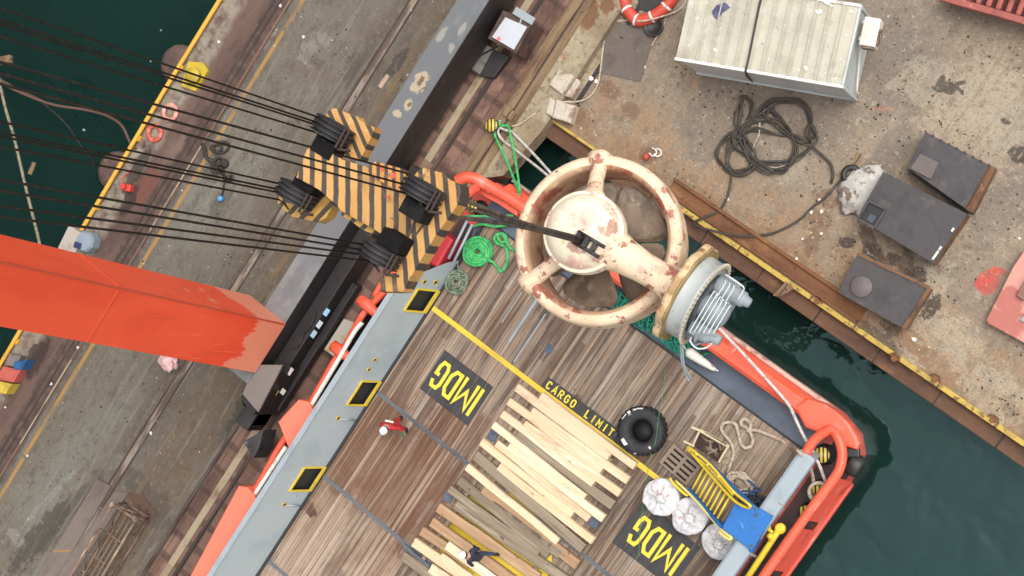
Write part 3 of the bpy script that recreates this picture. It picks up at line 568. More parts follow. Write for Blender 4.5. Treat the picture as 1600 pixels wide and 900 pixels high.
m_green = mat('green_rope', S(76, 186, 106), .8, 0, (('n', S(52, 150, 84), 8, .45, .62), ('n', S(120, 208, 140), 5, .58, .7)))
m_wrope = mat('white_rope', S(206, 198, 192), .85, 0, (('n', S(168, 158, 150), 9, .45, .62), ('n', S(122, 112, 106), 3, .62, .72)))
m_cream = mat('cream_rope', S(196, 180, 160), .9, 0, (('n', S(160, 142, 124), 10, .45, .62),))
def sag(a, c, s=.2, n=10):
    a = Vector(a); c = Vector(c); return [a.lerp(c, t/n)+Vector((0, 0, -s*4*t/n*(1-t/n))) for t in range(n+1)]
tie = pb+Vector((0, 0, .38))
m_tail = mat('blue_rope_eye', S(64, 80, 112), .8)
for k, (end, m, lab, c) in enumerate(((P(812, 300, 1.6), m_green, 'green mooring rope from the quay bollard, nearer the pale quay kerb', 0), (P(812, 305, 1.55), m_green, 'green mooring rope from the quay bollard, nearer the crane beam', 1),
    (P(862, 272, 1.3), m_wrope, 'white mooring rope from the quay bollard, nearer the pale quay kerb', 2), (P(858, 276, 1.3), m_wrope, 'white mooring rope from the quay bollard, nearer the crane beam', 3))):
    a = (P(794, 196, .4), P(775, 216, .4), P(800, 206, .4), P(786, 220, .4))[k]
    b = B(); pts = sag(a, end, .12); b.tube(pts, .045, 8); b.tube(cr([pts[0], (a+tie)/2, tie+Vector((.15, .1, -.05)), tie+Vector((.05, .28, -.05))], 5), .045, 8)
    solo('mooring_rope', lab, 'rope', b, m, 'mooring ropes on the quay bollard')
# concrete lumps under the boat's side
b = B(); b.prism([PX(506, 546, .3), PX(537, 498, .3), PX(560, 506, .3), PX(528, 562, .3)], 0, .32, .03); solo('concrete_slab', 'pale concrete slab with yellow stains between the black beam and the orange rail', 'slab', b, mat('slab_pale', S(176, 170, 156), .8, 0, (('n', S(178, 146, 84), 2.2, .52, .64, (1, 1, 1), 4, .8), ('n', S(130, 120, 108), 3, .58, .7))))
# ------------------------------------------------------------------ the right yard
# site cabin container
pc = [Vector((1.28, 9.14)), Vector((6.09, 11.09)), Vector((5.21, 13.37)), Vector((.40, 11.42))]
ux = (pc[1]-pc[0]).normalized(); uy = Vector((-ux.y, ux.x)); CL = (pc[1]-pc[0]).length; CW = 2.44; ang = math.atan2(ux.y, ux.x)
def cp(u, v, z): q = pc[0]+ux*u+uy*v; return Vector((q.x, q.y, z))
cab = thing('site_cabin', 'cream and grey container cabin with ribbed roof and an air conditioner on its end', 'cabin', cp(CL/2, CW/2, 0))
m_cab = mat('cabin_grey', S(196, 202, 200), .5, 0, (('n', S(180, 186, 184), .8, .45, .65), ('n', S(120, 112, 104), 3, .66, .74)))
m_roof = mat('cabin_roof', S(206, 200, 180), .55, 0, (('n', S(190, 184, 166), .7, .45, .65, (1, 1, 1), 5, .9), ('n', S(214, 210, 196), 1.4, .56, .7), ('band', S(186, 190, 186), 0, 2.0, 9, .4, .7, .6), ('n', S(120, 104, 84), 4, .68, .74, (1, 1, 1), 4, .8), ('n', S(236, 232, 222), 6, .70, .72, (1, 1, 1), 2, .9), ('n', S(166, 156, 136), 1.1, .52, .68, (1, 1, 1), 8, .5), ('n', S(140, 126, 104), 7, .6, .7, (1, 1, 1), 5, .5)), k=.85)
m_trim = mat('white_trim', S(232, 228, 218), .5, 0, (('n', S(150, 138, 124), 3, .6, .7, (1, 1, 1), 4, .8),))
Mx = Matrix.Rotation(ang, 4, 'Z')
def cbox(b, u0, u1, v0, v1, z0, z1, bev=0):
    c = cp((u0+u1)/2, (v0+v1)/2, (z0+z1)/2); return b.box(c, (u1-u0, v1-v0, z1-z0), ang, bev)
b = B(); cbox(b, .03, CL-.03, .03, CW-.03, .08, 2.52); part('wall', b, m_cab, cab)
b = B(); cbox(b, .0, CL, .0, CW, 2.521, 2.57)
for k in range(12):
    u = .22+k*(CL-.3)/12; cbox(b, u, u+.04, .07, CW-.05, 2.569, 2.625+.004*(k % 2), .008); cbox(b, u+.10, u+.13, .07, CW-.05, 2.569, 2.61, .006)
part('roof', b, m_roof, cab)
b = B(); cbox(b, -.02, CL+.02, -.04, .05, 2.50, 2.63, .012); cbox(b, -.02, CL+.02, CW-.05, CW+.04, 2.50, 2.63, .012); part('edge_trim', b, m_trim, cab)
b = B(); cbox(b, CL-.03, CL+.03, .06, CW-.06, 2.45, 2.615, .01); cbox(b, CL-.05, CL+.03, -.03, .07, .0, 2.5, .01); cbox(b, CL-.05, CL+.03, CW-.07, CW+.03, .0, 2.5, .01); cbox(b, 0, CL, -.02, .06, .0, .12); part('end_frame', b, m_cab, cab)
b = B(); cbox(b, CL+.14, CL+.62, 1.35, 2.2, 1.75, 2.32, .03); cbox(b, CL+.08, CL+.14, 1.5, 1.6, 1.6, 2.2); cbox(b, CL+.08, CL+.14, 2.0, 2.1, 1.6, 2.2)
ac = part('air_conditioner', b, mat('cream_ac', S(226, 216, 198), .5, 0, (('n', S(200, 186, 164), 2, .55, .7),)), cab)
b = B(); cbox(b, CL+.618, CL+.64, 1.42, 1.95, 1.8, 2.28); cbox(b, CL+.2, CL+.6, 1.30, 1.345, 1.8, 2.25); part('grille', b, mat('ac_grille', S(112, 88, 72), .7, 0, (('n', S(190, 176, 156), 4, .5, .6),)), ac)
b = B(); b.tube(cr([cp(CL+.3, 1.36, 1.9), cp(CL+.12, 1.25, 1.7), cp(CL+.06, .9, 1.2), cp(CL+.06, .25, .7), cp(CL+.06, .2, .3)], 5), .03, 6); part('pipe', b, m_trim, cab)
b = B(); q = [(1120, 8), (1133, 4), (1141, 11), (1130, 19), (1124, 26), (1121, 31), (1116, 27), (1112, 18)]; b.prism([PX(*a, 2.61) for a in q], 2.6, 2.612); part('paint_mark', b, mat('blue_mark', S(86, 84, 118), .6, 0, (('n', S(60, 60, 92), 6, .45, .6),)), cab)
b = B()
for px, py, w, l in ((1117, 78, .18, .12), (1276, 18, .2, .08), (1281, 18, .14, .16), (1259, 106, .14, .14), (1330, 18, .1, .08), (1290, 3, .5, .1), (1081, 28, .06, .05), (1085, 28, .06, .05), (1071, 70, .06, .05), (1076, 71, .06, .05), (1322, 55, .06, .06), (1313, 92, .06, .06), (1306, 122, .06, .06)):
    x, y = PX(px, py, 2.61); b.prism([(x+w*.5*random.uniform(.7, 1.2)*math.cos(a), y+l*.5*random.uniform(.7, 1.2)*math.sin(a)) for a in [k*.785 for k in range(8)]], 2.604, 2.611)
part('sealant_patch', b, m_trim, cab)
b = B(); pts = [P(1194, -20, 2.66), P(1186, 10, 2.66), P(1178, 50, 2.66), P(1171, 85, 2.66), P(1166, 107, 2.66), P(1165, 112, 2.62), P(1168, 120, 1.6), P(1176, 127, .1)]
b.tube(cr(pts, 4), .035, 7); solo('cable', 'dark cable laid across the cream cabin roof', 'cable', b, mat('dark_cable', S(66, 58, 52), .7))
# rubber mat, lifebuoy, black bowl, rope at the top
b = B(); q = [(957, 33), (966, 34), (1017, 50), (1022, 56), (1012, 88), (1000, 128), (968, 121), (939, 114), (943, 75), (947, 45)]
b.prism([PX(*a, .03) for a in q], 0, .035, .01); solo('rubber_mat', 'dark grey rubber sheet lying on the tan yard below the large orange ring', 'mat', b, mat('rubber_sheet', S(104, 94, 86), .8, 0, (('n', S(88, 78, 72), 1.2, .48, .66, (1, 1, 1), 5, .9), ('n', S(122, 112, 102), 2.2, .56, .7, (.5, 2, 1)), ('n', S(66, 56, 50), 4, .68, .72, (1, 1, 1), 2, .9)), (7, .02)))
# orange rescue ring: a chain of padded segments
b = B(); c = P(1016, -4, .25)
ring_pts = [P(978, -18, .2), P(977, 8, .2), P(985, 22, .2), P(997, 32, .2), P(1015, 28, .2), P(1032, 18, .2), P(1046, 4, .2), P(1054, -14, .2), P(1040, -38, .2), P(1000, -38, .2)]
b.tube(cr(ring_pts, 5, True), .2, 10, True); b.mi = 1
for k in range(0, 50, 7):
    q = cr(ring_pts, 5, True); a = q[k % 50]; d = (q[(k+1) % 50]-a).normalized(); b.tube([a-d*.04, a+d*.04], .206, 10)
solo('rescue_ring', 'large orange rescue ring with white bands at the top of the yard', 'rescue ring', b, [mat('ring_orange', S(206, 78, 60), .55, 0, (('n', S(186, 66, 52), 1.5, .45, .65), ('n', S(224, 128, 110), 3, .62, .72))), m_trim])
b = B(); b.prism([PX(*a, .06) for a in ((996, -20), (1035, -20), (1040, 0), (1012, 18), (998, 14))], 0, .06, .01); solo('ground_sheet', 'dark sheet inside the large orange rescue ring', 'sheet', b, m_plate if False else m_blackp)
b = B(); p = P(1024, 43, 0); b.lathe([(.2, 0), (.3, .06), (.33, .22), (.3, .24), (.24, .16), (.0, .1)], 20, Matrix.Translation(p)); solo('rubber_bowl', 'black rubber bowl between the dark sheet and the cabin', 'bowl', b, m_blackp)
b = B(); b.tube(cr([P(1075, -5, .04), P(1063, 14, .04), P(1040, 24, .3), P(1015, 31, .42), P(1000, 33, .42), P(976, 32, .05), P(955, 36, .05), P(946, 52, .04), P(941, 85, .04), P(937, 118, .04), P(933, 134, .04), P(920, 152, .04), P(900, 159, .3), P(880, 159, .42), P(862, 163, .3), P(850, 168, .2), P(832, 180, .36), P(812, 194, .38), P(800, 197, .4)], 5), .028, 6)
solo('thin_line', 'thin pale line running from the cabin past the rubber sheet to the quay corner', 'line', b, m_cream)
b = B(); b.tube(cr([P(1040, 28, .04), P(1036, 44, .04), P(1026, 58, .04), P(1018, 72, .04)], 5), .03, 6); solo('thin_line', 'short pale line end curling past the black rubber bowl', 'line', b, m_cream)
# concrete blocks
m_block = mat('broken_concrete', S(200, 188, 170), .9, 0, (('n', S(146, 126, 106), 1.6, .48, .66), ('n', S(196, 186, 170), 3, .56, .7), ('n', S(160, 98, 80), 2.2, .62, .7)), (6, .06))
b = B(); b.prism([PX(872, 108, .5), PX(897, 118, .5), PX(878, 148, .5), PX(857, 132, .5)], 0, .5, .05); b.prism([PX(898, 119, .3), PX(907, 128, .3), PX(893, 154, .3), PX(880, 149, .3)], 0, .3, .04); solo('concrete_block', 'cracked concrete block with reddish side beside the pale kerb', 'concrete block', b, m_block, 'concrete blocks by the kerb')
b = B(); b.prism([PX(859, 152, .42), PX(868, 157, .42), PX(863, 183, .42), PX(852, 176, .42)], 0, .42, .05); b.prism([PX(868, 154, .5), PX(884, 161, .5), PX(879, 188, .5), PX(862, 184, .5)], 0, .46, .05); b.prism([PX(884, 161, .4), PX(899, 165, .4), PX(891, 193, .4), PX(878, 188, .4)], 0, .4, .05); solo('concrete_block', 'broken concrete block in three pieces next to the quay corner', 'concrete block', b, m_block, 'concrete blocks by the kerb')
# hose heap
m_hose = mat('black_hose', S(62, 56, 50), .65, 0, (('n', S(84, 76, 68), 3, .5, .66),))
Zm = lambda x, y, z=.06: P(1090+x/3.912, 130+y/3.912, z)
hp = [(205, 560), (180, 500), (190, 430), (260, 340), (310, 250), (400, 150), (470, 105), (570, 95), (640, 110), (690, 180), (690, 250), (660, 160), (600, 110), (500, 110), (420, 160), (340, 230), (260, 280), (190, 310), (140, 370), (120, 440), (150, 510), (220, 560), (300, 550), (350, 500), (330, 400), (280, 350), (200, 350), (180, 420), (190, 500), (240, 545), (310, 520), (330, 440), (300, 340), (250, 270), (262, 180), (275, 95), (295, 80), (325, 120), (320, 200), (290, 300), (280, 400), (330, 480), (420, 535), (500, 540), (570, 500), (610, 420), (590, 340), (530, 280), (440, 235), (360, 235), (300, 250), (240, 290), (230, 380), (290, 440), (380, 510), (480, 525), (560, 490), (600, 400), (570, 300), (500, 220), (430, 160), (410, 200), (470, 250), (560, 320), (640, 360), (700, 340), (720, 300), (700, 260), (680, 330), (700, 380), (640, 430), (560, 470), (440, 480), (350, 470), (300, 400), (260, 350), (320, 290), (430, 300), (530, 320), (600, 320), (680, 370), (700, 385), (760, 440), (810, 490), (828, 560), (815, 610)]
b = B(); zs = [.05+.05*((i*7) % 5)/2 for i in range(len(hp))]; b.tube(cr([Zm(q[0], q[1], zs[i]) for i, q in enumerate(hp)], 4), .046, 7); b.tube(cr([Zm(q[0]+14*math.sin(i*1.9), q[1]+14*math.cos(i*1.3), zs[i]+.04) for i, q in enumerate(hp[3:62])], 4), .036, 7); b.tube(cr([Zm(q[0]+26*math.sin(i*1.1+1), q[1]+22*math.cos(i*.9), zs[i]+.09) for i, q in enumerate(hp[30:78])], 4), .032, 7)
solo('hose_heap', 'tangled heap of black hose on the yard below the cabin', 'hose', b, m_hose)
b = B(); b.tube(cr([Zm(195, 530), Zm(205, 570), Zm(195, 640), Zm(175, 710), Zm(130, 780), Zm(60, 810, .2), Zm(10, 835, .2), P(1084, 348, .14), P(1100, 357, .2), P(1150, 368, .2), P(1185, 368, .1), P(1215, 362, .05), P(1250, 343, .05), Zm(700, 760), Zm(780, 700), Zm(850, 620), Zm(890, 570)], 5), .04, 7); solo('hose', 'black hose trailing from the heap along the quay edge to the small tyre', 'hose', b, m_hose)
b = B(); b.tube(cr([Zm(240, 300, .12), Zm(170, 330), Zm(128, 390), Zm(120, 450), Zm(150, 520)], 5), .03, 6); b.tube(cr([Zm(380, 240, .2), Zm(375, 310, .16), Zm(345, 380, .16), Zm(340, 440, .14), Zm(400, 495, .2), Zm(480, 515, .2), Zm(560, 490, .2)], 5), .022, 6); solo('cable', 'pale grey cable looped into the black hose heap', 'cable', b, m_cream)
b = B()
for px, py in ((1020, 237),): 
    for d in (0, .14):
        p = P(px, py, .05)+Vector((d, d*.5, 0)); b.tube(cr([p+Vector((-.08, -.1, 0)), p+Vector((.08, -.12, .02)), p+Vector((.14, 0, .02)), p+Vector((.06, .1, .02)), p+Vector((-.1, .08, 0))], 4), .025, 6)
solo('shackle', 'pair of pale shackles on the rusty stain beside the quay edge', 'shackle', b, m_trim)
b = B(); b.lathe([(.1, 0), (.13, .03), (.1, .14), (.0, .16)], 12, Matrix.Translation(P(1010, 245, 0))); solo('float', 'small red float on the rusty stain beside the shackles', 'float', b, mat('float_red', S(176, 74, 54), .6))
# steel tanks
m_tank = mat('dark_tank_steel', S(72, 67, 68), .65, .1, (('n', S(62, 57, 58), .9, .45, .66), ('n', S(92, 84, 82), 1.6, .56, .72), ('n', S(98, 74, 60), 3, .66, .74)), (7, .012))
m_tankrust = mat('tank_rust', S(122, 88, 62), .85, .1, (('n', S(82, 60, 48), 1.4, .45, .65), ('n', S(156, 112, 76), 2, .58, .7)))
def quad(pts, z): return [PX(*a, z) for a in pts]
def inset(q, k):
    cx = sum(a[0] for a in q)/len(q); cy = sum(a[1] for a in q)/len(q); return [(cx+(a[0]-cx)*k, cy+(a[1]-cy)*k) for a in q]
def tank(label, pts, h, z0=0):
    q = quad(pts, h); t = thing('steel_tank', label, 'tank', (sum(a[0] for a in q)/4, sum(a[1] for a in q)/4, 0), 'dark steel tanks on the yard')
    b = B(); b.prism(inset(q, .992), z0, h-.04); part('body', b, m_tankrust, t); b = B(); b.prism(q, h-.05, h, .012); part('top', b, m_tank, t); return t, q
t1, q1 = tank('dark steel tank with a small square plate and a rusty end, farthest from the water', [(1446, 206), (1546, 258), (1508, 326), (1418, 262)], 1.0)
b = B(); b.prism(quad([(1438, 240), (1467, 254), (1454, 280), (1422, 263)], 1.05), 1.0, 1.06, .01); part('hatch_plate', b, mat('hatch_brown', S(102, 92, 88), .7), t1)
b = B(); b.prism(quad([(1546, 258), (1556, 262), (1520, 332), (1510, 328)], .6), .0, .6); part('end_plate', b, m_tankrust, t1)
b = B(); 
for k in range(9): 
    p = Vector((*q1[0], 1.0)).lerp(Vector((*q1[1], 1.0)), k/8); b.box((p.x, p.y, 1.02), (.08, .05, .06), jit(.5))
part('lug', b, m_tank, t1)
b = B(); b.prism(quad([(1416, 266), (1422, 264), (1507, 328), (1514, 334), (1500, 326)], .25), .0, .22); solo('steel_or_shade_plate', 'black strip standing in for the shade in the gap between the two larger tanks', 'shade strip', b, m_blackp)  # black strip stands in for the shade in the open gap
t2, q2 = tank('biggest dark steel tank, with an open square hatch at one corner', [(1380, 268), (1511, 334), (1458, 412), (1339, 340)], 1.0)
hq = quad([(1357, 314), (1384, 327), (1366, 356), (1340, 342)], 1.1); b = B()
for k in range(4):
    a = Vector((*hq[k], 1.04)); c = Vector((*hq[(k+1) % 4], 1.04)); b.beam(a, c, .07, .14, bev=.01)
part('hatch_coaming', b, m_tank, t2)
b = B(); b.prism(inset(hq, .86), 1.0, 1.006); b.mi = 1; b.prism(inset([(a[0]+.05, a[1]-.1) for a in hq], .35), 1.006, 1.01); part('hatch_opening', b, [mat('hatch_shade', S(18, 17, 18), .4), mat('hatch_water', S(70, 78, 86), .2)], t2)  # black sheet on the closed top stands in for shade inside the hatch
b = B(); 
for f in (.35, .72, .86): 
    p = Vector((*q2[1], 1.0)).lerp(Vector((*q2[2], 1.0)), f); b.box((p.x-.08, p.y, 1.02), (.06, .3 if f > .8 else .12, .04), 0)
part('lug', b, m_trim, t2)
t3, q3 = tank('dark steel tank with a round lid, nearest the water', [(1340, 396), (1453, 450), (1412, 514), (1309, 457)], .95)
b = B(); b.lathe([(.33, .951), (.33, 1.0), (.31, 1.02), (0, 1.025)], 24, Matrix.Translation((*PX(1346, 448, .98), 0))); part('round_lid', b, mat('lid_grey', S(98, 89, 88), .6), t3)
b = B(); b.beam(Vector((*q3[0], .96)), Vector((*q3[1], .96)), .1, .05); b.beam(Vector((*q3[1], .965)), Vector((*q3[2], .965)), .12, .05); part('rim', b, m_tankrust, t3)
# tarp, small tyre
b = B(); c = P(1352, 306, 0)
out = [PX(*a, .2) for a in ((1338, 276), (1350, 271), (1376, 271), (1366, 288), (1356, 310), (1340, 336), (1331, 326), (1327, 305), (1330, 290))]
lump(b, (sum(a[0] for a in out)/9, sum(a[1] for a in out)/9, .14), .62, .8, .2, .3, 2.6, 9); solo('tarp_bundle', 'crumpled dirty white tarpaulin beside the biggest dark tank', 'tarpaulin', b, mat('dirty_tarp', S(190, 186, 178), .75, 0, (('n', S(118, 102, 86), 2.4, .52, .62), ('n', S(214, 212, 206), 4, .56, .66))))
b = B(); b.lathe([(.17, 0), (.3, .02), (.33, .1), (.3, .18), (.17, .2), (.15, .1)], 20, Matrix.Translation(P(1331, 274, .02)), closed=True); solo('tyre', 'small black tyre beside the white tarpaulin', 'tyre', b, m_blackp)
b = B(); b.prism(quad([(1338, 238), (1346, 240), (1340, 256), (1334, 262), (1332, 256)], .05), 0, .05, .01); solo('wood_scrap', 'short rotten stick of wood above the small black tyre', 'wood', b, m_baulk)
# pink plates at the right edge
m_pink = mat('pink_primer', S(202, 142, 126), .7, 0, (('blob', S(178, 104, 94), [bl(1572, 470, .32, .5, 0, .3), bl(1560, 500, .55, .45, 20, .3), bl(1590, 515, .5, .35, 0, .3), bl(1578, 490, .4, .7, 0, .3)], 1, 1.3), ('n', S(214, 160, 144), 1.1, .5, .7)), (6, .01), 'world')
pk = thing('primed_block', 'large steel block with patchy pink primer at the right edge of the yard', 'steel block', P(1600, 480, 0))
b = B(); b.prism(quad([(1600, 392), (1583, 418), (1572, 440), (1541, 500), (1545, 506), (1612, 542), (1660, 470)], .35), 0, .35, .02); part('base', b, m_pink, pk)
b = B(); b.prism(quad([(1606, 430), (1588, 462), (1600, 470), (1640, 440)], .5), .351, .5, .02); part('bracket', b, mat('bracket_brown', S(132, 96, 84), .7, 0, (('n', S(206, 176, 160), 4, .56, .64),)), pk)
b = B(); b.prism(quad([(1606, 484), (1593, 500), (1606, 508), (1640, 490)], .45), .351, .45, .02); part('cover', b, mat('bracket_grey', S(160, 150, 146), .6), pk)
# red ribbed cargo basket, top right
rb = thing('cargo_basket', 'red ribbed steel cargo basket at the top right corner', 'cargo basket', P(1570, 0, 0))
a = P(1470, -4, 1.0); c = P(1610, 36, 1.0); d = (c-a); d.z = 0; d.normalize(); nrm = Vector((-d.y, d.x, 0)); c = c+d*1.5
m_redb = mat('basket_red', S(158, 82, 72), .65, 0, (('n', S(128, 64, 56), 1.4, .46, .66), ('n', S(196, 128, 112), 2.4, .6, .7)))
b = B(); b.beam(a, c, .2, .24, bev=.02); b.beam(a+nrm*2.2, c+nrm*2.2, .2, .24, bev=.02); part('edge_beam', b, m_redb, rb)
b = B(); L = (c-a).length
for k in range(int(L/.30)):
    s = a+d*(.2+k*.30)+Vector((0, 0, .05)); b.beam(s+nrm*.1, s+nrm*2.1, .17, .12, bev=.05)
part('rib', b, m_redb, rb)
b = B(); m4 = (a+c)/2+nrm*1.1; m4.z = .45; b.box(m4, (L-.1, 2.1, .8), math.atan2(d.y, d.x)); part('body', b, mat('basket_dark', S(92, 44, 40), .8), rb)
# litter
m_lit = mat('white_scrap', S(226, 222, 214), .7)
for px, py, r in ((1283, 365, .06), (1275, 320, .05), (1284, 330, .07), (1280, 312, .06), (1254, 373, .05), (1244, 404, .06), (1268, 331, .08), (924, 122, .09), (932, 127, .07), (1007, 105, .07), (1428, 530, .09), (1136, 311, .08), (1593, 372, .05), (80, 600, .06), (122, 543, .06), (43, 712, .06), (236, 677, .07), (438, 9, .08), (474, 58, .06), (342, 65, .07), (8, 636, .05)):
    x, y = PX(px, py, .02); b = B(); n = 6; b.prism([(x+r*random.uniform(.5, 1.2)*math.cos(k*1.047), y+r*random.uniform(.5, 1.2)*math.sin(k*1.047)) for k in range(n)], .004, .03); solo('paper_scrap', 'small white scrap lying on the ground', 'litter', b, m_lit, 'scattered white scraps')

for px, py, r, z in ((252, 47, .05, W), (132, 203, .07, W), (236, 96, .04, W)):
    x, y = PX(px, py, z); b = B(); b.prism([(x+r*random.uniform(.4, 1.3)*math.cos(k*1.047), y+r*random.uniform(.4, 1.3)*math.sin(k*1.047)) for k in range(6)], z+.002, z+.025); solo('paper_scrap', 'small pale scrap floating on the harbour water', 'litter', b, mat('pale_scrap', S(150, 156, 150), .7), 'pale scraps on the water')
# ------------------------------------------------------------------ the workboat
boat = thing('workboat', 'orange workboat with timber deck moored stern-on between the two quays', 'boat', (5, -8, W))
m_hull = mat('boat_orange', S(244, 100, 72), .4, 0, (('n', S(236, 92, 64), .9, .45, .65), ('n', S(246, 140, 116), 2, .58, .70, (1, .4, 1), 6, .7), ('n', S(250, 186, 168), 3, .66, .71, (3, .3, 1), 5, .8), ('n', S(150, 66, 50), 2.4, .60, .70, (1, .5, 1), 7, .55), ('n', S(104, 48, 38), 5, .68, .73, (1, 1, 1), 4, .8)), None, 'world')
m_hullred = mat('boat_red_side', S(222, 88, 70), .45, 0, (('n', S(226, 128, 112), 1.6, .6, .7, (2, .4, 1), 4, .9), ('n', S(150, 54, 44), 2.5, .58, .7, (2, .4, 1), 4, .8)), None, 'world')
m_light = mat('boat_orange_light', S(246, 124, 98), .45, 0, (('n', S(240, 112, 86), .8, .5, .7),))
m_grey = mat('boat_grey', S(172, 181, 184), .45, 0, (('n', S(162, 171, 175), .7, .45, .65), ('n', S(176, 184, 188), 1.4, .56, .7), ('n', S(130, 132, 132), 4, .66, .74, (1, 1, 1), 4, .6)), None, 'world')
m_greylight = mat('boat_light_grey', S(156, 167, 173), .5, 0, (('n', S(142, 154, 160), 1.2, .5, .7), ('n', S(138, 104, 86), 5, .66, .72, (1, 1, 1), 3, .9)), None, 'world')
m_maroon = mat('maroon_deck', S(66, 32, 36), .5, 0, (('n', S(50, 26, 30), .9, .45, .65), ('n', S(96, 58, 58), 2, .6, .72), ('band', S(44, 40, 40), 1, -60, -.6, .4, .6, .9)), None, 'world')
m_slate = mat('slate_steel', S(90, 101, 116), .5, 0, (('n', S(76, 86, 100), .7, .45, .65), ('n', S(104, 114, 124), 1.8, .6, .74), ('n', S(56, 58, 66), 3, .62, .72)), (8, .01), 'world')
m_gutter = mat('deck_gutter', S(44, 44, 46), .6)
m_seam = mat('deck_seam_steel', S(96, 102, 108), .6, 0, (('n', S(76, 78, 82), 2, .48, .66, (.3, 1, 1)), ('n', S(128, 124, 118), 3, .62, .72)), None, 'world')
def deck_mat():
    return mat('weathered_planks', S(142, 118, 97), .85, 0, (
     ('board', S(98, 82, 70), 0, .215, .35, .75, 4.1, .8), ('board', S(160, 146, 130), 0, .215, .62, .95, 3.3, .7), ('board', S(112, 100, 92), 0, .215, .5, .8, 2.7, .5),
     ('n', S(84, 68, 57), 1.1, .46, .62, (5, .22, 1), 7, .8), ('n', S(178, 166, 150), 1.3, .56, .70, (6, .2, 1), 7, .8), ('n', S(70, 55, 46), 2.2, .60, .70, (7, .3, 1), 6, .7),
     ('blob', S(96, 64, 46), [bl(560, 690, 2.2, 2.0, 0, .8), bl(600, 760, 1.8, 1.2, 0, .8), bl(690, 700, 1.3, 2.4, 0, .8), bl(610, 850, .5, 2.0, 0, .8), bl(1000, 720, .3, .6, 0, .8)], .78, 1.0),
     ('blob', S(162, 138, 118), [bl(480, 850, 1.1, 2.6, 0, .8), bl(580, 880, 1.1, 1.5, 0, .8)], .6, .9),
     ('blob', S(72, 38, 28), [bl(483, 795, .32, .25, 0, .8), bl(478, 788, .2, .3, 0, .8)], .9, 2.2),
     ('blob', S(76, 64, 56), [bl(900, 630, .3, .3, 0, .8), bl(925, 645, .4, .2, 0, .8), bl(630, 560, .35, .25, 0, .8), bl(940, 800, .5, 1.1, 0, .8), bl(1150, 760, .5, .5, 0, .8), bl(850, 490, .3, .3, 0, .8)], .75, 2),
     ('blob', S(66, 54, 48), [bl(950, 850, 1.2, 2.0, 0, .8), bl(1060, 790, 1.5, .8, 0, .8), bl(1120, 880, 1.2, 1.2, 0, .8), bl(1160, 690, 1.3, .6, 0, .8)], .5, .7),
     ('n', S(186, 176, 160), 2.6, .66, .74, (8, .5, 1), 5, .8),
     ('n', S(166, 148, 127), .35, .48, .66, (1.5, .5, 1), 7, .5), ('n', S(94, 66, 48), .42, .5, .62, (1.5, .5, 1), 8, .55), ('blob', S(104, 70, 50), [bl(560, 700, 2.6, 2.4, 0, .8), bl(640, 760, 1.8, 2.0, 0, .8)], .45, .9), ('n', S(176, 158, 138), .9, .52, .60, (9, .14, 1), 7, .45), ('n', S(74, 56, 45), 1.0, .54, .62, (9, .12, 1), 7, .5), ('joint', S(48, 38, 32), 0, .215, .075, .62), ('n', S(52, 42, 37), 9, .66, .74, (1.5, .4, 1), 3, .7)), (5, .03, (6, .3, 1)), 'world', k=1.25)
m_deck = deck_mat()
b = B(); b.prism([(-2.62, -40), (-2.62, 2.1), (-2.2, 2.65), (11.0, 2.85), (11.85, 2.62), (12.3, 2.15), (12.42, 1.5), (12.42, -40)], -3, D-.1); part('hull', b, m_hullred, boat)
b = B(); b.span(-1.68, 11.25, -40, 1.42, D-.1, D, .004); deck = part('timber_deck', b, m_deck, boat)
b = B(); b.span(-1.80, -1.69, -40, 1.42, D-.1, D+.03); b.span(-1.4, 11.2, 1.425, 1.47, D-.1, D+.02); part('deck_gutter', b, m_gutter, boat)
b = B(); b.span(-1.35, 11.3, 1.475, 2.30, D-.1, D-.04); b.prism([(-1.36, 1.5), (-1.36, 2.3), (-2.0, 2.1), (-2.0, 1.0), (-1.85, .6), (-1.85, 1.0)], D-.1, D-.05); part('stern_plate', b, m_slate, boat)
b = B(); b.span(-2.6, -1.82, -40, 1.0, D-.099, D-.07); b.span(11.55, 12.5, -40, 2.2, D-.099, D-.06); part('side_deck', b, m_maroon, boat)
ys1 = (P(645, 655, D).y+P(925, 880, D).y)/2; ys2 = (P(505, 748, D).y+P(640, 850, D).y)/2; ys3 = P(430, 885, D).y
for yy in (ys1, ys2, ys3, ys2-8):
    b = B(); b.span(-1.68, 11.2, yy-.065, yy+.065, D, D+.012, .003); part('deck_seam', b, m_seam, boat)
m_yline = mat('deck_yellow', S(226, 196, 58), .6, 0, (('n', S(200, 166, 56), 1.6, .5, .68, (.3, 1, 1), 4, .8), ('n', S(150, 126, 84), 6, .68, .74, (1, 1, 1), 4, .8)), None, 'world')
m_letter = mat('letter_yellow', S(236, 214, 62), .6, 0, (('n', S(206, 182, 60), 4, .6, .72, (1, .3, 1), 4, .7), ('n', S(120, 104, 70), 9, .7, .75, (1, .3, 1), 3, .7), ('n', S(96, 86, 74), 2.0, .60, .66, (6, .3, 1), 7, .85)), None, 'world')
m_panel = mat('panel_black', S(62, 61, 62), .75, 0, (('n', S(52, 50, 51), 1.3, .46, .64, (4, .3, 1)), ('n', S(88, 84, 80), 2.5, .6, .72, (6, .3, 1), 5, .7), ('n', S(134, 116, 102), 1.5, .60, .65, (6, .25, 1), 7, .85)), None, 'world')
b = B(); yl = P(850, 613, D).y; b.span(-1.66, 8.1, yl-.085, yl+.085, D, D+.006); part('cargo_line', b, m_yline, boat)
b = B(); p1 = [PX(*q, D) for q in ((697, 549), (762, 602), (737, 666), (653, 607))]
x0 = -.50; x1 = 1.62; y0 = -4.42; y1 = -2.86
b.span(x0, x1, y0, y1, D, D+.004); pn = part('marking_panel', b, m_panel, boat)
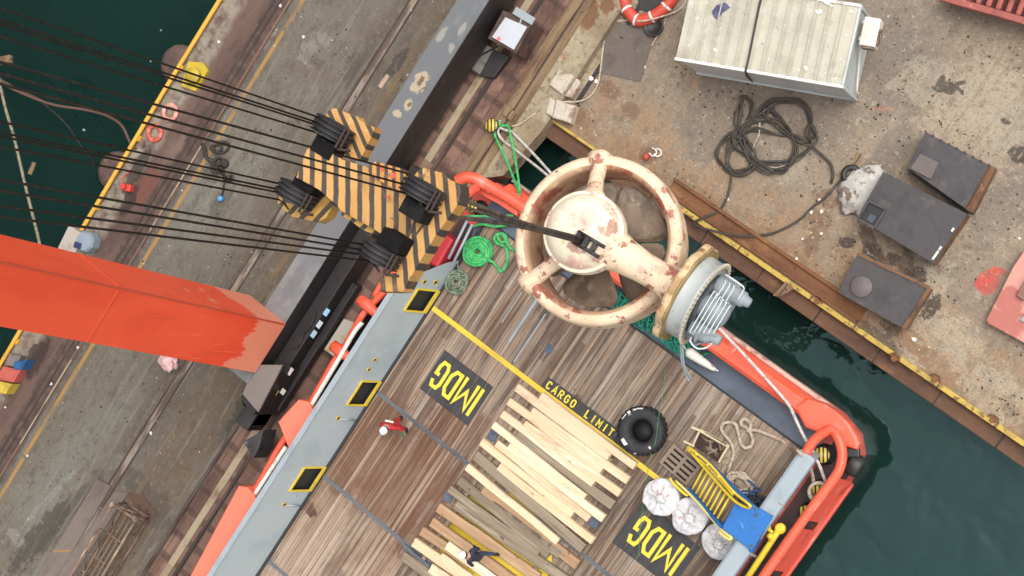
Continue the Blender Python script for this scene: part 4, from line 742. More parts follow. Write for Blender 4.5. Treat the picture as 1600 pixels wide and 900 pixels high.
Mt = Matrix.Translation((1.44, -3.12, D+.005)) @ Matrix.Rotation(math.pi, 4, 'Z'); write(pn, m_letter, 'IMDG', Mt, .43, 1.04, .08, .12, {'I': .24, 'M': 1.4})
xo = 8.42; b = B(); b.prism([(7.72, -4.5), (7.78, -2.95), (8.0, -2.8), (9.3, -2.8), (9.35, -2.9), (10.1, -2.9), (10.1, -4.5)], D, D+.004); pn = part('marking_panel', b, m_panel, boat)
Mt = Matrix.Translation((9.86, -3.15, D+.005)) @ Matrix.Rotation(math.pi, 4, 'Z'); write(pn, m_letter, 'IMDG', Mt, .44, 1.06, .08, .12, {'I': .24, 'M': 1.4})
b = B(); b.span(2.95, 6.55, yl+.10, yl+.50, D, D+.004); pn = part('marking_panel', b, m_panel, boat)
Mt = Matrix.Translation((3.08, yl+.15, D+.005)); write(pn, m_letter, 'CARGO LIMIT', Mt, .165, .27, .085, .05, {'I': .85, ' ': 1.6})
b = B(); b.lathe([(0, D), (1.95, D), (1.95, D+.005), (0, D+.005)], 48, Matrix.Translation((4.75, -7.14, .0))); part('winch_circle', b, m_yline, boat)
# hatch plates and lashing slots
b = B(); p = P(858, 545, D); b.box((p.x, p.y, D+.01), (.26, .3, .02), .05, .005); p = P(665, 690, D)
part('deck_hatch', b, m_slate, boat)
b = B(); p = P(818, 500, D); b.box((p.x, p.y, D+.012), (.1, 1.7, .025), 0, .004); p = P(828, 528, D); b.box((p.x, p.y, D+.012), (.05, 1.9, .025), 0, .004); p = P(800, 480, D); b.box((p.x, p.y, D+.010), (.04, 1.2, .02), 0, .004); part('lashing_strip', b, m_greylight, boat)
# inner crash rail on the left: sloped plate with freeing ports
XB, XT, ZT = -1.78, -2.30, 2.8
def cx(t): return XB+(XT-XB)*t
def cz(t): return D+(ZT-D)*t
def onplate(px, py):
    a = P(px, py, D); c = P(px, py, ZT); f0 = a.x-XB; f1 = c.x-XT; t = f0/(f0-f1); q = a.lerp(c, t); return q.y+.31*t, t
ports = []
for q in (((650, 453), (685, 452), (660, 487), (632, 485)), ((564, 596), (593, 595), (573, 631), (541, 634)), ((473, 732), (507, 728), (487, 764), (452, 768))):
    v = [onplate(*a) for a in q]; ports.append(((v[2][0]+v[3][0])/2, (v[0][0]+v[1][0])/2, max(.04, min(v[1][1], v[2][1])), (v[0][1]+v[3][1])/2))
ports += [(ports[2][0]-6.5-4.0*k, ports[2][1]-6.5-4.0*k, ports[2][2], ports[2][3]) for k in range(4)]
b = B(); NX = Vector((ZT-D, 0, XT-XB)); NX = Vector((ZT-D, 0, -(XT-XB)*1.0)); NX = Vector(((ZT-D), 0, (XB-XT))).normalized()
def pp(y, t, off=0): return Vector((cx(t), y-.31*t, cz(t)))+NX*off
def quad3(b, vs): return b._f([b.bm.verts.new(v) for v in vs])
cuts = sorted({-40, -1.2}|{q for p_ in ports for q in p_[:2]})
for i in range(len(cuts)-1):
    y0, y1 = cuts[i], cuts[i+1]; hole = next((p_ for p_ in ports if abs(p_[0]-y0) < 1e-6), None)
    for t0, t1 in (((0, hole[2]), (hole[3], 1)) if hole else ((0, 1),)):
        for o, r in ((0, 1), (-.03, -1)): quad3(b, [pp(y0, t0, o), pp(y1, t0, o), pp(y1, t1, o), pp(y0, t1, o)][::r])
quad3(b, [pp(-1.2, 0), pp(-.15, 0), pp(-.3, .25), pp(-1.0, .85), pp(-1.2, 1)]); 
b.span(XT-.16, XT-.13, -40, -1.2, D-.05, ZT-.05); b.span(XT-.15, XB, -1.24, -1.2, D, 1.2)
part('crash_rail', b, m_grey, boat)
b = B(); b.span(XT-.16, XT+.03, -40, -1.1, ZT-.01, ZT+.05, .02); b.tube(cr([(XT-.06, -1.3, ZT-.03), P(668, 386, ZT-.06), P(690, 352, ZT-.1), P(716, 313, ZT-.2)], 5), .1, 10)
part('crash_rail_top', b, m_greylight, boat)
for (y0, y1, t0, t1) in ports:
    b = B(); b.beam(pp(y0, t0, .02), pp(y0, t1, .02), .055, .05, NX); b.beam(pp(y1, t0, .02), pp(y1, t1, .02), .055, .05, NX); b.beam(pp(y0, t1, .025), pp(y1, t1, .025), .055, .05, NX); b.beam(pp(y0-.02, max(.03, t0-.01), .03), pp(y1+.02, max(.03, t0-.01), .03), .15, .05, NX)
    fr = part('freeing_port', b, m_yline, boat)
    b = B(); quad3(b, [pp(y0-.05, t0-.02, -.14), pp(y1+.05, t0-.02, -.14), pp(y1+.05, t1+.05, -.14), pp(y0-.05, t1+.05, -.14)]); part('port_recess_shade', b, m_gutter, fr)  # dark sheet puts the shade of the port's inside into colour
for i, (px, py, r) in enumerate(((585, 562, .05), (576, 577, .05), (528, 653, .055), (444, 788, .055), (663, 440, .06), (680, 441, .06))):
    y, t = onplate(px, py); b = B(); M = Matrix.Translation(pp(y, t, .004)) @ NX.to_track_quat('Z', 'Y').to_matrix().to_4x4(); b.lathe([(r*1.1, 0), (r*1.6, 0), (r*1.6, .02), (r*1.1, .02)], 14, M, closed=True); b.mi = 1; b.lathe([(0, .002), (r*1.15, .002), (r*1.15, .018), (0, .018)], 14, M); part('mooring_eye', b, [m_yline, m_gutter], boat)
    if i in (2, 3):
        b = B(); b.tube([pp(y-.02, t-.05, .04), pp(y-.05, .06, .04)], .03, 6); part('drain_pipe', b, m_grey, boat)
# left outer bulwark
tb = [P(*q, 2.0) for q in ((622, 432), (610, 447), (590, 467), (566, 493), (544, 533), (521, 567), (487, 627), (468, 653), (437, 698), (405, 755), (376, 800), (330, 866), (295, 915), (240, 1000), (150, 1140))]
b = B(); b.tube(cr(tb, 4), .115, 10); b.tube(cr([tb[0]+Vector((-.1, .1, -.02)), tb[1]+Vector((-.32, .05, -.05)), tb[2]+Vector((-.16, 0, -.02))], 4), .1, 8); part('bulwark_rail', b, m_hull, boat)
b = B()
def fl(t): return cr(tb, 4)[t]
path = cr(tb, 4)
for i in range(len(path)-1):
    a, c = path[i], path[i+1]; quad3(b, [a+Vector((0, 0, -.05)), c+Vector((0, 0, -.05)), Vector((-2.62, c.y, .6)), Vector((-2.62, a.y, .6))])
part('bulwark_plate', b, m_maroon, boat)
for nm, q in (('bulwark_knob', ((562, 467), (573, 476), (594, 496))), ('bulwark_knob', ((520, 539), (532, 549), (551, 564)))):
    b = B(); v = [P(*a, 2.15) for a in q]; b.tube([v[0]-(v[1]-v[0])*.05, v[0], v[1], v[1].lerp(v[2], .55), v[2]], .1, 12, rs=[.05, .19, .21, .17, .10]); part(nm, b, m_hull, boat)
b = B(); b.prism([PX(*a, 2.5) for a in ((466, 624), (480, 627), (495, 649), (462, 703), (450, 700), (434, 659))], 1.2, 2.5, .05); part('bulwark_box', b, m_light, boat)
b = B(); b.prism([PX(*a, 2.5) for a in ((372, 759), (386, 761), (409, 790), (296, 970), (270, 950))], 1.2, 2.5, .05); part('bulwark_box', b, m_light, boat)
b = B(); b.tube(cr([P(*q, 2.3) for q in ((566, 504), (553, 520), (530, 560), (508, 597), (486, 634))], 4), .08, 8); b.tube(cr([P(*q, 2.3) for q in ((447, 698), (422, 736), (398, 773))], 4), .08, 8); part('white_pipe', b, m_trim, boat)
# stern: orange bulwark, left corner
b = B()
sec = [(2.28, D-.1), (2.33, 1.5), (2.44, 1.6), (2.78, 1.44), (2.92, 1.22), (2.95, D-.3)]
xs = [-1.6, 0, 3, 6, 9, 10.9]
ring_ = [[b.bm.verts.new((x, y, z)) for y, z in sec] for x in xs]
for i in range(len(xs)-1):
    for k in range(6): b._f((ring_[i][k], ring_[i][(k+1) % 6], ring_[i+1][(k+1) % 6], ring_[i+1][k]))
b._f(ring_[0]); b._f(ring_[-1][::-1]); part('stern_bulwark', b, m_hull, boat)
b = B(); b.tube(cr([P(710, 287, 1.9), P(722, 279, 1.95), P(738, 278, 1.9), P(762, 290, 1.75), P(800, 312, 1.62), P(840, 340, 1.5)], 5), .2, 10, rs=None); part('stern_corner', b, m_hull, boat)
b = B(); b.tube([P(712, 320, 2.3), P(726, 306, 2.2), P(746, 292, 1.95)], .16, 10); part('corner_brace', b, m_hull, boat)
b = B(); b.prism([PX(*a, 1.6) for a in ((733, 281), (762, 287), (812, 303), (806, 338), (778, 318), (758, 304), (742, 300))], 1.2, 1.55, .06); part('corner_plate', b, m_hull, boat)
b = B(); b.prism([(-1.8, 2.95), (11.0, 2.96), (11.5, 2.86), (11.54, 2.93), (11.03, 3.05), (-1.8, 3.04)], D-.35, D-.05, .03); part('rubbing_strip', b, mat('scuffed_strip', S(206, 176, 160), .7, 0, (('n', S(150, 112, 100), 2, .46, .64), ('n', S(206, 96, 74), 2.6, .6, .7)), None, 'world'), boat)
# right corner loop
b = B(); lp = [P(*a, 1.9) for a in ((1262, 704), (1277, 683), (1296, 672), (1309, 683), (1316, 708), (1312, 732), (1300, 752), (1280, 778), (1240, 834), (1195, 898), (1120, 1008))]; 
b.tube(cr([P(1258, 710, 2.7), P(1272, 688, 2.4)]+lp[2:], 4), .15, 12, rs=None); part('bulwark_rail', b, m_hull, boat)
b = B(); b.prism([PX(*a, 1.55) for a in ((1240, 634), (1262, 622), (1288, 630), (1306, 642), (1328, 662), (1340, 682), (1343, 694), (1340, 703), (1322, 698), (1312, 684), (1296, 672), (1278, 676), (1258, 668))], 1.0, 1.60, .10); part('corner_plate', b, m_hull, boat)
b = B(); pts = [(12.02, 2.3), (12.62, 2.2), (12.72, 1.0), (12.72, -40), (12.3, -40), (12.3, .6)]; 
for i, (y0, y1) in enumerate(((1.5, -.05), (-.35, -1.9), (-2.2, -40))):
    quad3(b, [(12.40, y0, 1.72), (12.40, y1, 1.72), (12.70, y1, .55), (12.70, y0, .55)]); quad3(b, [(12.36, y0, 1.72), (12.66, y0, .55), (12.66, y1, .55), (12.36, y1, 1.72)])
for y0, y1 in ((-.05, -.35), (-1.9, -2.2)): quad3(b, [(12.60, y0, .95), (12.60, y1, .95), (12.70, y1, .55), (12.70, y0, .55)])
part('side_plating', b, m_hullred, boat)
b = B(); b.span(12.5, 12.76, -40, 1.45, .35, .62, .06); part('rubbing_strip', b, m_hullred, boat)
b = B(); b.lathe([(.1, -.3), (.26, -.3), (.3, -.2), (.3, .2), (.26, .3), (.1, .3)], 20, Matrix.Translation(P(1335, 726, 1.1)+Vector((.02, 0, 0))) @ Matrix.Rotation(math.pi/2, 4, 'Y') @ Matrix.Diagonal((1.05, 1.15, .7, 1))); b.box(P(1333, 707, 1.3), (.4, .3, .2), .6, .05); part('corner_fender', b, m_blackp, boat)
# right crash rail
b = B(); b.prism([(11.02, -40), (11.02, 1.72), (11.5, 1.72), (11.5, -40)], D-.05, 2.4, 0, [(11.18, -40), (11.18, 1.7), (11.64, 1.7), (11.64, -40)]); part('crash_rail', b, m_grey, boat)
b = B(); b.span(11.14, 11.70, -40, 1.72, 2.42, 2.8, .1); part('crash_rail_top', b, m_greylight, boat)
# bollards on the boat
for px, py, z in ((737, 322, 1.5), (1284, 711, 1.35), (1278, 764, 1.35), (1258, 800, 1.35), (752, 345, 1.1)):
    p = P(px, py, z); bollard(Vector((p.x, p.y, D-.05)), None, r=.255 if px == 1284 else .21, h=z-D+.05, parent=boat) if px != 752 else None
b = B(); pts = [P(1281, 768, 1.2)+Vector((.27*math.cos(k*.4), .27*math.sin(k*.4), k*.012)) for k in range(32)]; b.tube(pts, .055, 7); solo('rope_coil', 'cream rope wound round the middle striped bollard of the maroon side deck', 'rope', b, m_cream)
b = B(); b.lathe([(.2, 0), (.28, .05), (.28, .34), (.22, .42), (0, .44)], 18, Matrix.Translation(P(690, 392, 1.3)-Vector((0, 0, .5)))); b.box(P(690, 390, 1.2), (.7, 1.1, .8), .05, .08); part('winch_housing', b, mat('housing_red', S(186, 44, 52), .45), boat)
b = B(); 
for dx in (0, .22): b.cyl(P(706, 396, 1.6)+Vector((dx, -.2, 0)), P(722, 357, 1.6)+Vector((dx, .3, .0)), .05, 8)
part('guard_rail', b, m_greylight, boat)
# yellow monitor pipe, lamp, small things on the side deck
m_ypipe = mat('bright_yellow', S(238, 208, 60), .4, 0, (('n', S(214, 176, 52), 3, .55, .7),))
b = B(); b.tube([P(1160, 915, 1.5), P(1183, 880, 1.5), P(1208, 842, 1.55), P(1216, 829, 1.6)], .1, 10); b.lathe([(.1, -.1), (.17, -.1), (.17, .02), (.1, .04)], 14, Matrix.Translation(P(1219, 826, 1.62))); b.cyl(P(1212, 836, 1.5), P(1200, 826, 1.6), .06, 8); b.cyl(P(1206, 846, 1.5), P(1199, 836, 1.6), .05, 8)
for q in ((1200, 824), (1204, 838)): b.lathe([(.03, 0), (.1, .02), (.1, .06), (0, .08)], 10, Matrix.Translation(P(*q, 1.6)))
part('fire_monitor', b, m_ypipe, boat)
b = B(); b.tube([P(1209, 806, 1.9), P(1213, 800, 1.92), P(1220, 791, 1.92), P(1223, 787, 1.92)], .1, 12, rs=[.06, .13, .13, .06]); b.cyl(P(1213, 802, D), P(1213, 800, 1.9), .04, 8); part('deck_lamp', b, mat('lamp_grey', S(150, 162, 160), .35), boat)
b = B(); b.cyl(P(1165, 862, 2.5), P(1182, 870, 1.6), .05, 8); b.cyl(P(1130, 915, 2.4), P(1163, 868, 2.4), .035, 8); b.cyl(P(1136, 917, 2.4), P(1168, 872, 2.4), .025, 8); part('pipe_bracket', b, m_greylight, boat)
b = B(); p = P(1246, 752, .8); b.lathe([(.06, 0), (.06, .1), (0, .12)], 10, Matrix.Translation(p)); part('vent_cap', b, m_hull, boat)
# ------------------------------------------------------------------ timber stack on the deck
def T(q, z=1.06): return P(620+q[0]/2.902, 590+q[1]/2.902, z)
def m_board(nm, c, d, l): return mat(nm, c, .8, 0, (('rnd', d, .7), ('n', l, 1.4, .5, .7, (.25, 3, 3), 5, .8), ('n', d, 2.2, .52, .7, (.2, 4, 4), 6, .9), ('n', tuple(x*.5 for x in d[:3])+(1,), 5, .66, .72, (.5, 1, 1), 3, .9), ('n', S(150, 130, 108), .8, .56, .70, (.6, 2, 2), 6, .55), ('n', tuple(x*.7 for x in d[:3])+(1,), 8, .55, .7, (.12, 3, 3), 4, .5)), (6, .015, (.3, 3, 3)))
m_fresh = m_board('fresh_timber', S(238, 216, 182), S(224, 186, 144), S(246, 234, 210))
m_mid = m_board('brown_timber', S(176, 142, 108), S(150, 114, 84), S(198, 166, 130))
m_weath = m_board('weathered_timber', S(150, 134, 112), S(116, 100, 82), S(182, 168, 144))
fresh = [((540, 45), (960, 362)), ((650, 85), (1078, 402)), ((505, 108), (925, 425)), ((610, 150), (1046, 468)), ((475, 165), (890, 482)), ((575, 212), (1010, 525)), ((435, 215), (850, 545)), ((505, 312), (935, 640)), ((450, 300), (870, 640)), ((380, 293), (795, 622)), ((460, 405), (888, 742)), ((315, 405), (728, 745))]
order = 'first second third fourth fifth sixth seventh eighth ninth tenth eleventh twelfth'.split()
grp = 'timbers stacked on the deck'
def timber(a, c, w, h, m, lab, z=1.06):
    A = T(a, z); C = T(c, z); d = (C-A); L = d.length; b = B(); n = 7; ph = random.random()*9
    nx = Vector((1, 0, 0)); sec_ = []
    for i in range(n+1):
        t = i/n; wv = (noise.noise(Vector((ph, t*2.2, 0)))*.03); k = 1+noise.noise(Vector((ph+5, t*3, 2)))*.07
        sec_.append([b.bm.verts.new((t*L-L/2, (wv+sy*w/2*k)*.999, -h/2+sz*h/2)) for sy, sz in ((-1, -1), (-1, .75), (-.8, 1), (.8, 1), (1, .75), (1, -1))])
    for i in range(n):
        for k in range(6): b._f((sec_[i][k], sec_[i][(k+1) % 6], sec_[i+1][(k+1) % 6], sec_[i+1][k]))
    b._f(sec_[0]); b._f(sec_[-1][::-1])
    me = b.mesh('timber', m); o = bpy.data.objects.new('timber', me); COL.objects.link(o); o.location = (A+C)/2-Vector((0, 0, 0)); o.rotation_euler = (0, 0, math.atan2(d.y, d.x)); tag(o, lab, 'timber', grp)
fresh_o = sorted(range(len(fresh)), key=lambda i: -(T(fresh[i][0])+T(fresh[i][1])).y)
for r, i in enumerate(fresh_o):
    a, c = fresh[i]; timber(a, c, .262+jit(.01), .22, m_fresh, 'fresh pale timber, %s from the yellow cargo line' % order[r] if r < 11 else 'fresh pale timber lying alone, farthest from the yellow cargo line', 1.06+jit(.02))
old = [((545, 258), (978, 580), .24, m_weath, 'grey weathered timber lying among the fresh pale ones'),
 ((355, 352), (842, 778), .26, m_weath, 'grey brown timber between the two last fresh ones'),
 ((280, 465), (690, 800), .24, m_weath, 'pale grey timber next below the lone fresh one'),
 ((385, 512), (818, 850), .27, m_mid, 'brown timber whose right end reaches beyond its grey neighbours'),
 ((235, 505), (640, 800), .18, m_weath, 'thin grey timber with its left end near the small blue plate'),
 ((265, 575), (770, 925), .25, m_weath, 'pale peeling timber running to the lower yellow patch'),
 ((430, 575), (740, 800), .27, m_weath, 'wide mottled grey timber in the middle of the weathered ones'),
 ((185, 590), (640, 910), .26, m_mid, 'brown timber just above the worker in dark clothes'),
 ((155, 655), (560, 945), .24, m_mid, 'brown timber ending beneath the worker in dark clothes'),
 ((330, 690), (600, 880), .28, m_mid, 'broad flat brown board beside the worker in dark clothes'),
 ((110, 695), (330, 845), .24, m_mid, 'light brown timber left of the worker in dark clothes'),
 ((225, 762), (460, 935), .24, m_fresh, 'pale timber with its left end touching the yellow patch, by the bottom edge'),
 ((75, 745), (300, 905), .25, m_fresh, 'pale timber with the lowest protruding left end'),
 ((195, 815), (330, 915), .24, m_fresh, 'short visible pale timber at the bottom edge'),
 ((150, 865), (260, 940), .24, m_fresh, 'pale timber just cut by the bottom edge beside the steel bar'),
 ((25, 812), (190, 930), .26, m_weath, 'gnarled grey timber at the bottom left end of the stack')]
for k, (a, c, w, m, lab) in enumerate(old): timber(a, c, w+.075, .2 if k != 9 else .12, m, lab, 1.05+(k % 3)*.012)
b = B(); A = T((-20, 700), .9); b.beam(T((30, 760), .9), T((150, 860), .9), .14, .1); solo('steel_bar', 'dark grey steel bar beside the gnarled grey timber', 'bar', b, m_seam)
for q, lab in (((435, 265), 'small slate blue plate at the left ends of the fresh timbers'), ((235, 540), 'small slate blue plate at the left ends of the weathered timbers'), ((895, 655), 'small slate blue plate at the right ends of the fresh timbers')):
    b = B(); b.box(T(q, .83), (.3, .34, .05), .2, .01); solo('pad_plate', lab, 'plate', b, m_slate, 'blue pads under the timbers')
for x, lab in ((2.9, 'bearer beam under the left ends of the timbers'), (6.2, 'bearer beam under the right ends of the timbers')):
    b = B(); b.span(x-.07, x+.07, -8.9, -2.35, D+.002, D+.13, .01); solo('bearer', lab, 'beam', b, m_gutter if False else m_weath)
# ------------------------------------------------------------------ things on the deck
# tyre
tp = P(1007, 673, D); ty = thing('tractor_tyre', 'large black tyre lying on the deck by the cargo line', 'tyre', tp)
b = B(); b.lathe([(.34, .05), (.42, .02), (.62, .0), (.72, .06), (.755, .16), (.755, .34), (.72, .44), (.62, .50), (.46, .48), (.40, .43), (.36, .30)], 40, Matrix.Translation(tp), closed=True)
part('carcass', b, mat('tyre_rubber', S(46, 45, 48), .75, 0, (('n', S(60, 58, 60), 3, .5, .7),)), ty)
b = B()
for k in range(26):
    a = k*2*math.pi/26
    for z, s in ((.12, .12), (.36, -.12)):
        M = Matrix.Translation(tp) @ Matrix.Rotation(a+s, 4, 'Z') @ Matrix.Translation((.757, 0, z)) @ Matrix.Rotation(s*5, 4, 'X'); b.box(None, (.05, .07, .24), M=M)
part('tread', b, mat('tread_rubber', S(38, 37, 40), .8), ty)
b = B(); b.lathe([(.0, .06), (.34, .06), (.34, .1), (0, .1)], 24, Matrix.Translation(tp)); part('inner_disc', b, mat('inner_black', S(24, 22, 24), .7), ty)
b = B()
for an, r, l, w in ((2.75, .66, .1, .2), (2.45, .69, .12, .08), (-1.95, .62, .22, .16), (-1.82, .6, .1, .1), (2.2, .7, .2, .06), (3.05, .69, .2, .06), (-.4, .6, .06, .12), (-1.2, .72, .08, .04)):
    M = Matrix.Translation(tp+Vector((r*math.cos(an), r*math.sin(an), .497-max(0, (r-.62))*.55))) @ Matrix.Rotation(an, 4, 'Z') @ Matrix.Rotation(max(0, (r-.61))*6, 4, 'Y'); b.box(None, (w*.7, l, .012), M=M)
part('paint_mark', b, m_trim, ty)
# pallet
def dk(x, y, z=D): return P(960+x/3.461, 640+y/3.461, z)
pa = dk(265, 270, D+.15); pb_ = dk(325, 185, D+.15); pc_ = dk(475, 310, D+.15); ex = (pc_-pb_); ey = (pa-dk(245, 280, D+.15))
O = dk(320, 183, D+.15); U = dk(470, 312, D+.15)-O; V = dk(238, 283, D+.15)-O; LU = U.length; LV = V.length; U.normalize(); V = Vector((U.y, -U.x, 0)) if Vector((U.y, -U.x, 0)).dot(V) > 0 else Vector((-U.y, U.x, 0))
pl = thing('pallet', 'brown slotted plastic pallet beside the yellow rungs', 'pallet', O+(U*LU+V*LV)/2-Vector((0, 0, .15)))
m_pal = mat('pallet_brown', S(142, 122, 104), .6, 0, (('n', S(122, 104, 88), 2, .5, .7),))
b = B(); au = math.atan2(U.y, U.x); z = D+.15
def pbx(u0, u1, v0, v1, z0, z1): c = O+U*((u0+u1)/2)+V*((v0+v1)/2); b.box((c.x, c.y, (z0+z1)/2), (u1-u0, v1-v0, z1-z0), au, .008)
us = [0, .10, .47, .56, .93, 1.0]; 
for a_, c_ in ((0, .1), (.45, .55), (.9, 1)): pbx(a_*LU, c_*LU, 0, LV, z-.15, z)
for k in range(5): pbx(.1*LU, .45*LU, k*.225*LV, (k*.225+.13)*LV if k < 4 else LV, z-.045, z-.002); pbx(.55*LU, .9*LU, k*.225*LV, (k*.225+.13)*LV if k < 4 else LV, z-.045, z-.002)
part('slatted_top', b, m_pal, pl)
b = B(); c = O+U*(LU/2)+V*(LV/2); b.box((c.x, c.y, D+.02), (LU*.98, LV*.98, .03), au); part('base', b, mat('pallet_dark', S(52, 44, 40), .8), pl)
# crate frame of pale timber
cr_ = thing('open_crate', 'open pale timber crate frame with dark inside near the cream rope', 'crate', dk(530, 195))
b = B(); H = D+.5
for a_, c_, w in (((418, 95), (470, 115), .07), ((470, 115), (620, 200), .09), ((460, 118), (425, 195), .05), ((375, 170), (430, 198), .06), ((612, 205), (565, 285), .06), ((490, 120), (610, 190), .05)):
    b.beam(dk(*a_, H), dk(*c_, H), w, .07, bev=.006)
for q in ((460, 118), (615, 203), (428, 196), (567, 283)): b.beam(dk(*q, D), dk(*q, H-.02)+Vector((.001, 0, 0)), .06, .06, (1, 0, 0))
part('frame', b, mat('pale_frame', S(214, 194, 160), .75, 0, (('n', S(170, 146, 114), 3, .5, .68),)), cr_)
b = B(); b.prism([(v.x, v.y) for v in (dk(465, 130), dk(600, 205), dk(560, 278), dk(432, 195))], D, D+.12); part('floor', b, mat('crate_dark', S(62, 46, 38), .85, 0, (('n', S(150, 126, 104), 2.4, .56, .64, (1, 3, 1)),)), cr_)
for k in range(7): b = B(); c = dk(500+random.random()*70, 165+random.random()*60, D+.18); b.beam(c, c+Vector((jit(.25), jit(.25), .03)), .05, .05); part('offcut', b, m_weath, cr_)
for k in range(5): b = B(); c = dk(575+random.random()*40, 245+random.random()*50, D+.3); b.beam(c, c+Vector((jit(.2), jit(.2), .1)), .04, .04); part('offcut', b, m_weath, cr_)
# gangway: blue platform, blue beams, yellow rungs and rails
gz = D+.62
gw = thing('gangway', 'blue gangway platform with yellow rungs and hand rails lying across the rail', 'gangway', dk(640, 480))
m_blue = mat('gangway_blue', S(28, 106, 180), .55, 0, (('n', S(24, 88, 152), 1.5, .46, .66, (1, 1, 1), 7), ('n', S(62, 76, 78), 2.6, .58, .64, (1, 1, 1), 5, .9), ('n', S(60, 140, 206), 4, .6, .72)))
b = B(); b.prism([PX(960+x/3.461, 640+y/3.461, 2.9) for x, y in ((650, 510), (720, 540), (735, 505), (858, 578), (742, 768), (580, 640))], 2.81, 2.9, .02); b.prism([PX(960+x/3.461, 640+y/3.461, 2.72) for x, y in ((825, 600), (860, 580), (745, 775), (725, 760))], 2.4, 2.80); part('platform', b, m_blue, gw)
b = B()
def g(x, y, z): return dk(x, y, z)
b.beam(g(480, 262, 1.5), g(745, 520, 2.75), .1, .22); b.beam(g(405, 430, 1.5), g(590, 640, 2.75), .1, .22); b.beam(g(455, 240, 1.2), g(480, 265, 1.5), .1, .2); part('side_beam', b, m_blue, gw)
b = B(); 
for k in range(8):
    t = (k+.3)/8; z_ = 1.55+1.2*t; b.cyl(g(478, 310, z_).lerp(g(640, 480, z_), t)*1, g(415, 425, z_).lerp(g(570, 605, z_), t), .035, 7)
part('rungs', b, m_ypipe, gw)
def loop(pts): 
    b = B(); b.tube(cr([g(*p_) for p_ in pts], 4), .042, 8); return b
b = loop([(410, 225, 1.8), (395, 212, 1.85), (410, 210, 2.0), (520, 300, 2.45), (640, 440, 3.1), (725, 510, 3.55), (732, 525, 3.5), (715, 530, 3.35), (640, 485, 3.0), (500, 330, 2.1), (410, 225, 1.8)])
for x, y, z_ in ((440, 255, 2.0), (500, 310, 2.3), (560, 375, 2.6), (640, 460, 3.0)): b.cyl(g(x, y, z_-.5), g(x+4, y-14, z_+.25), .03, 6)
b.tube(cr([g(420, 240, 1.7), g(520, 325, 2.2), g(640, 460, 2.9)], 4), .035, 7); part('hand_rail', b, m_ypipe, gw)
b = loop([(400, 455, 1.7), (385, 460, 1.75), (320, 400, 1.65), (300, 370, 1.6)]); part('hand_rail', b, m_ypipe, gw)
b = loop([(575, 655, 2.7), (570, 665, 2.8), (615, 700, 2.95), (632, 690, 2.95), (585, 655, 2.8), (420, 470, 1.9), (330, 385, 1.6)]); part('hand_rail', b, mat('pale_yellow', S(232, 216, 130), .5), gw)
# dark net, rope heap and blue bars behind the platform
b = B(); 
for q in (((690, 440), (790, 440)), ((790, 440), (740, 400)), ((700, 460), (760, 455)), ((720, 380), (780, 430))): b.cyl(dk(*q[0], D+.5), dk(*q[1], D+.55), .03, 6)
solo('blue_frame', 'thin blue metal frame between the rope heap and the right rail', 'frame', b, mat('frame_blue', S(40, 78, 128), .5))
b = B(); c0 = dk(760, 480, D)
for k in range(9): b.tube(cr([c0+Vector((jit(.4), jit(.3), .08+.04*k)) for _ in range(6)], 5), .03, 5)
solo('net_heap', 'dark tangled net by the blue platform', 'net', b, mat('net_dark', S(62, 68, 74), .85))
b = B(); c0 = dk(690, 400, D); 
pts = []
for k in range(150): a = k*.42; r = .30+.06*math.sin(k*.9)+.05*math.sin(k*.23); pts.append(c0+Vector((r*math.cos(a)*(1.1), r*math.sin(a)*.85, .06+.0022*k+.02*math.sin(k*1.7))))
b.tube(pts, .05, 7); b.mi = 1; lump(b, c0+Vector((0, 0, .12)), .26, .22, .22, .3, 2.5, 4, 18, 10); solo('rope_heap', 'heaped cream rope beside the blue gangway beam', 'rope', b, [m_cream, m_weath])
b = B(); cp_ = [(612, 345), (625, 300), (645, 240), (630, 180), (590, 130), (578, 100), (590, 75), (625, 68), (655, 80), (668, 120), (685, 185), (710, 208), (740, 195), (748, 160), (725, 110), (690, 85), (685, 62), (705, 50), (730, 70), (738, 95), (720, 115), (770, 112), (830, 135), (900, 165), (960, 205)]
zz = [D+.06+(.06 if i in (11, 19, 20) else 0) for i in range(len(cp_))]
pts = [dk(x, y, zz[i]) for i, (x, y) in enumerate(cp_)]+[P(1247, 705, 2.86), P(1262, 722, 2.3), P(1270, 745, 1.5), P(1273, 772, 1.2), P(1283, 778, 1.2)]
b.tube(cr(pts, 5), .055, 8); solo('mooring_rope', 'cream rope looped on the deck and led over the right rail to a striped bollard', 'rope', b, m_cream)
b = B(); pts = [P(1292, 760, 1.2), P(1278, 722, 1.7), P(1255, 680, 1.75), P(1240, 648, 1.72), P(1232, 632, 1.7), P(1215, 612, 1.72), P(1170, 562, 1.9), P(1130, 520, 2.2), P(1115, 504, 2.4)]; b.tube(cr(pts, 5), .05, 8); solo('mooring_rope', 'pale rope stretched along the orange stern from the thruster to the right corner bollard', 'rope', b, m_wrope)
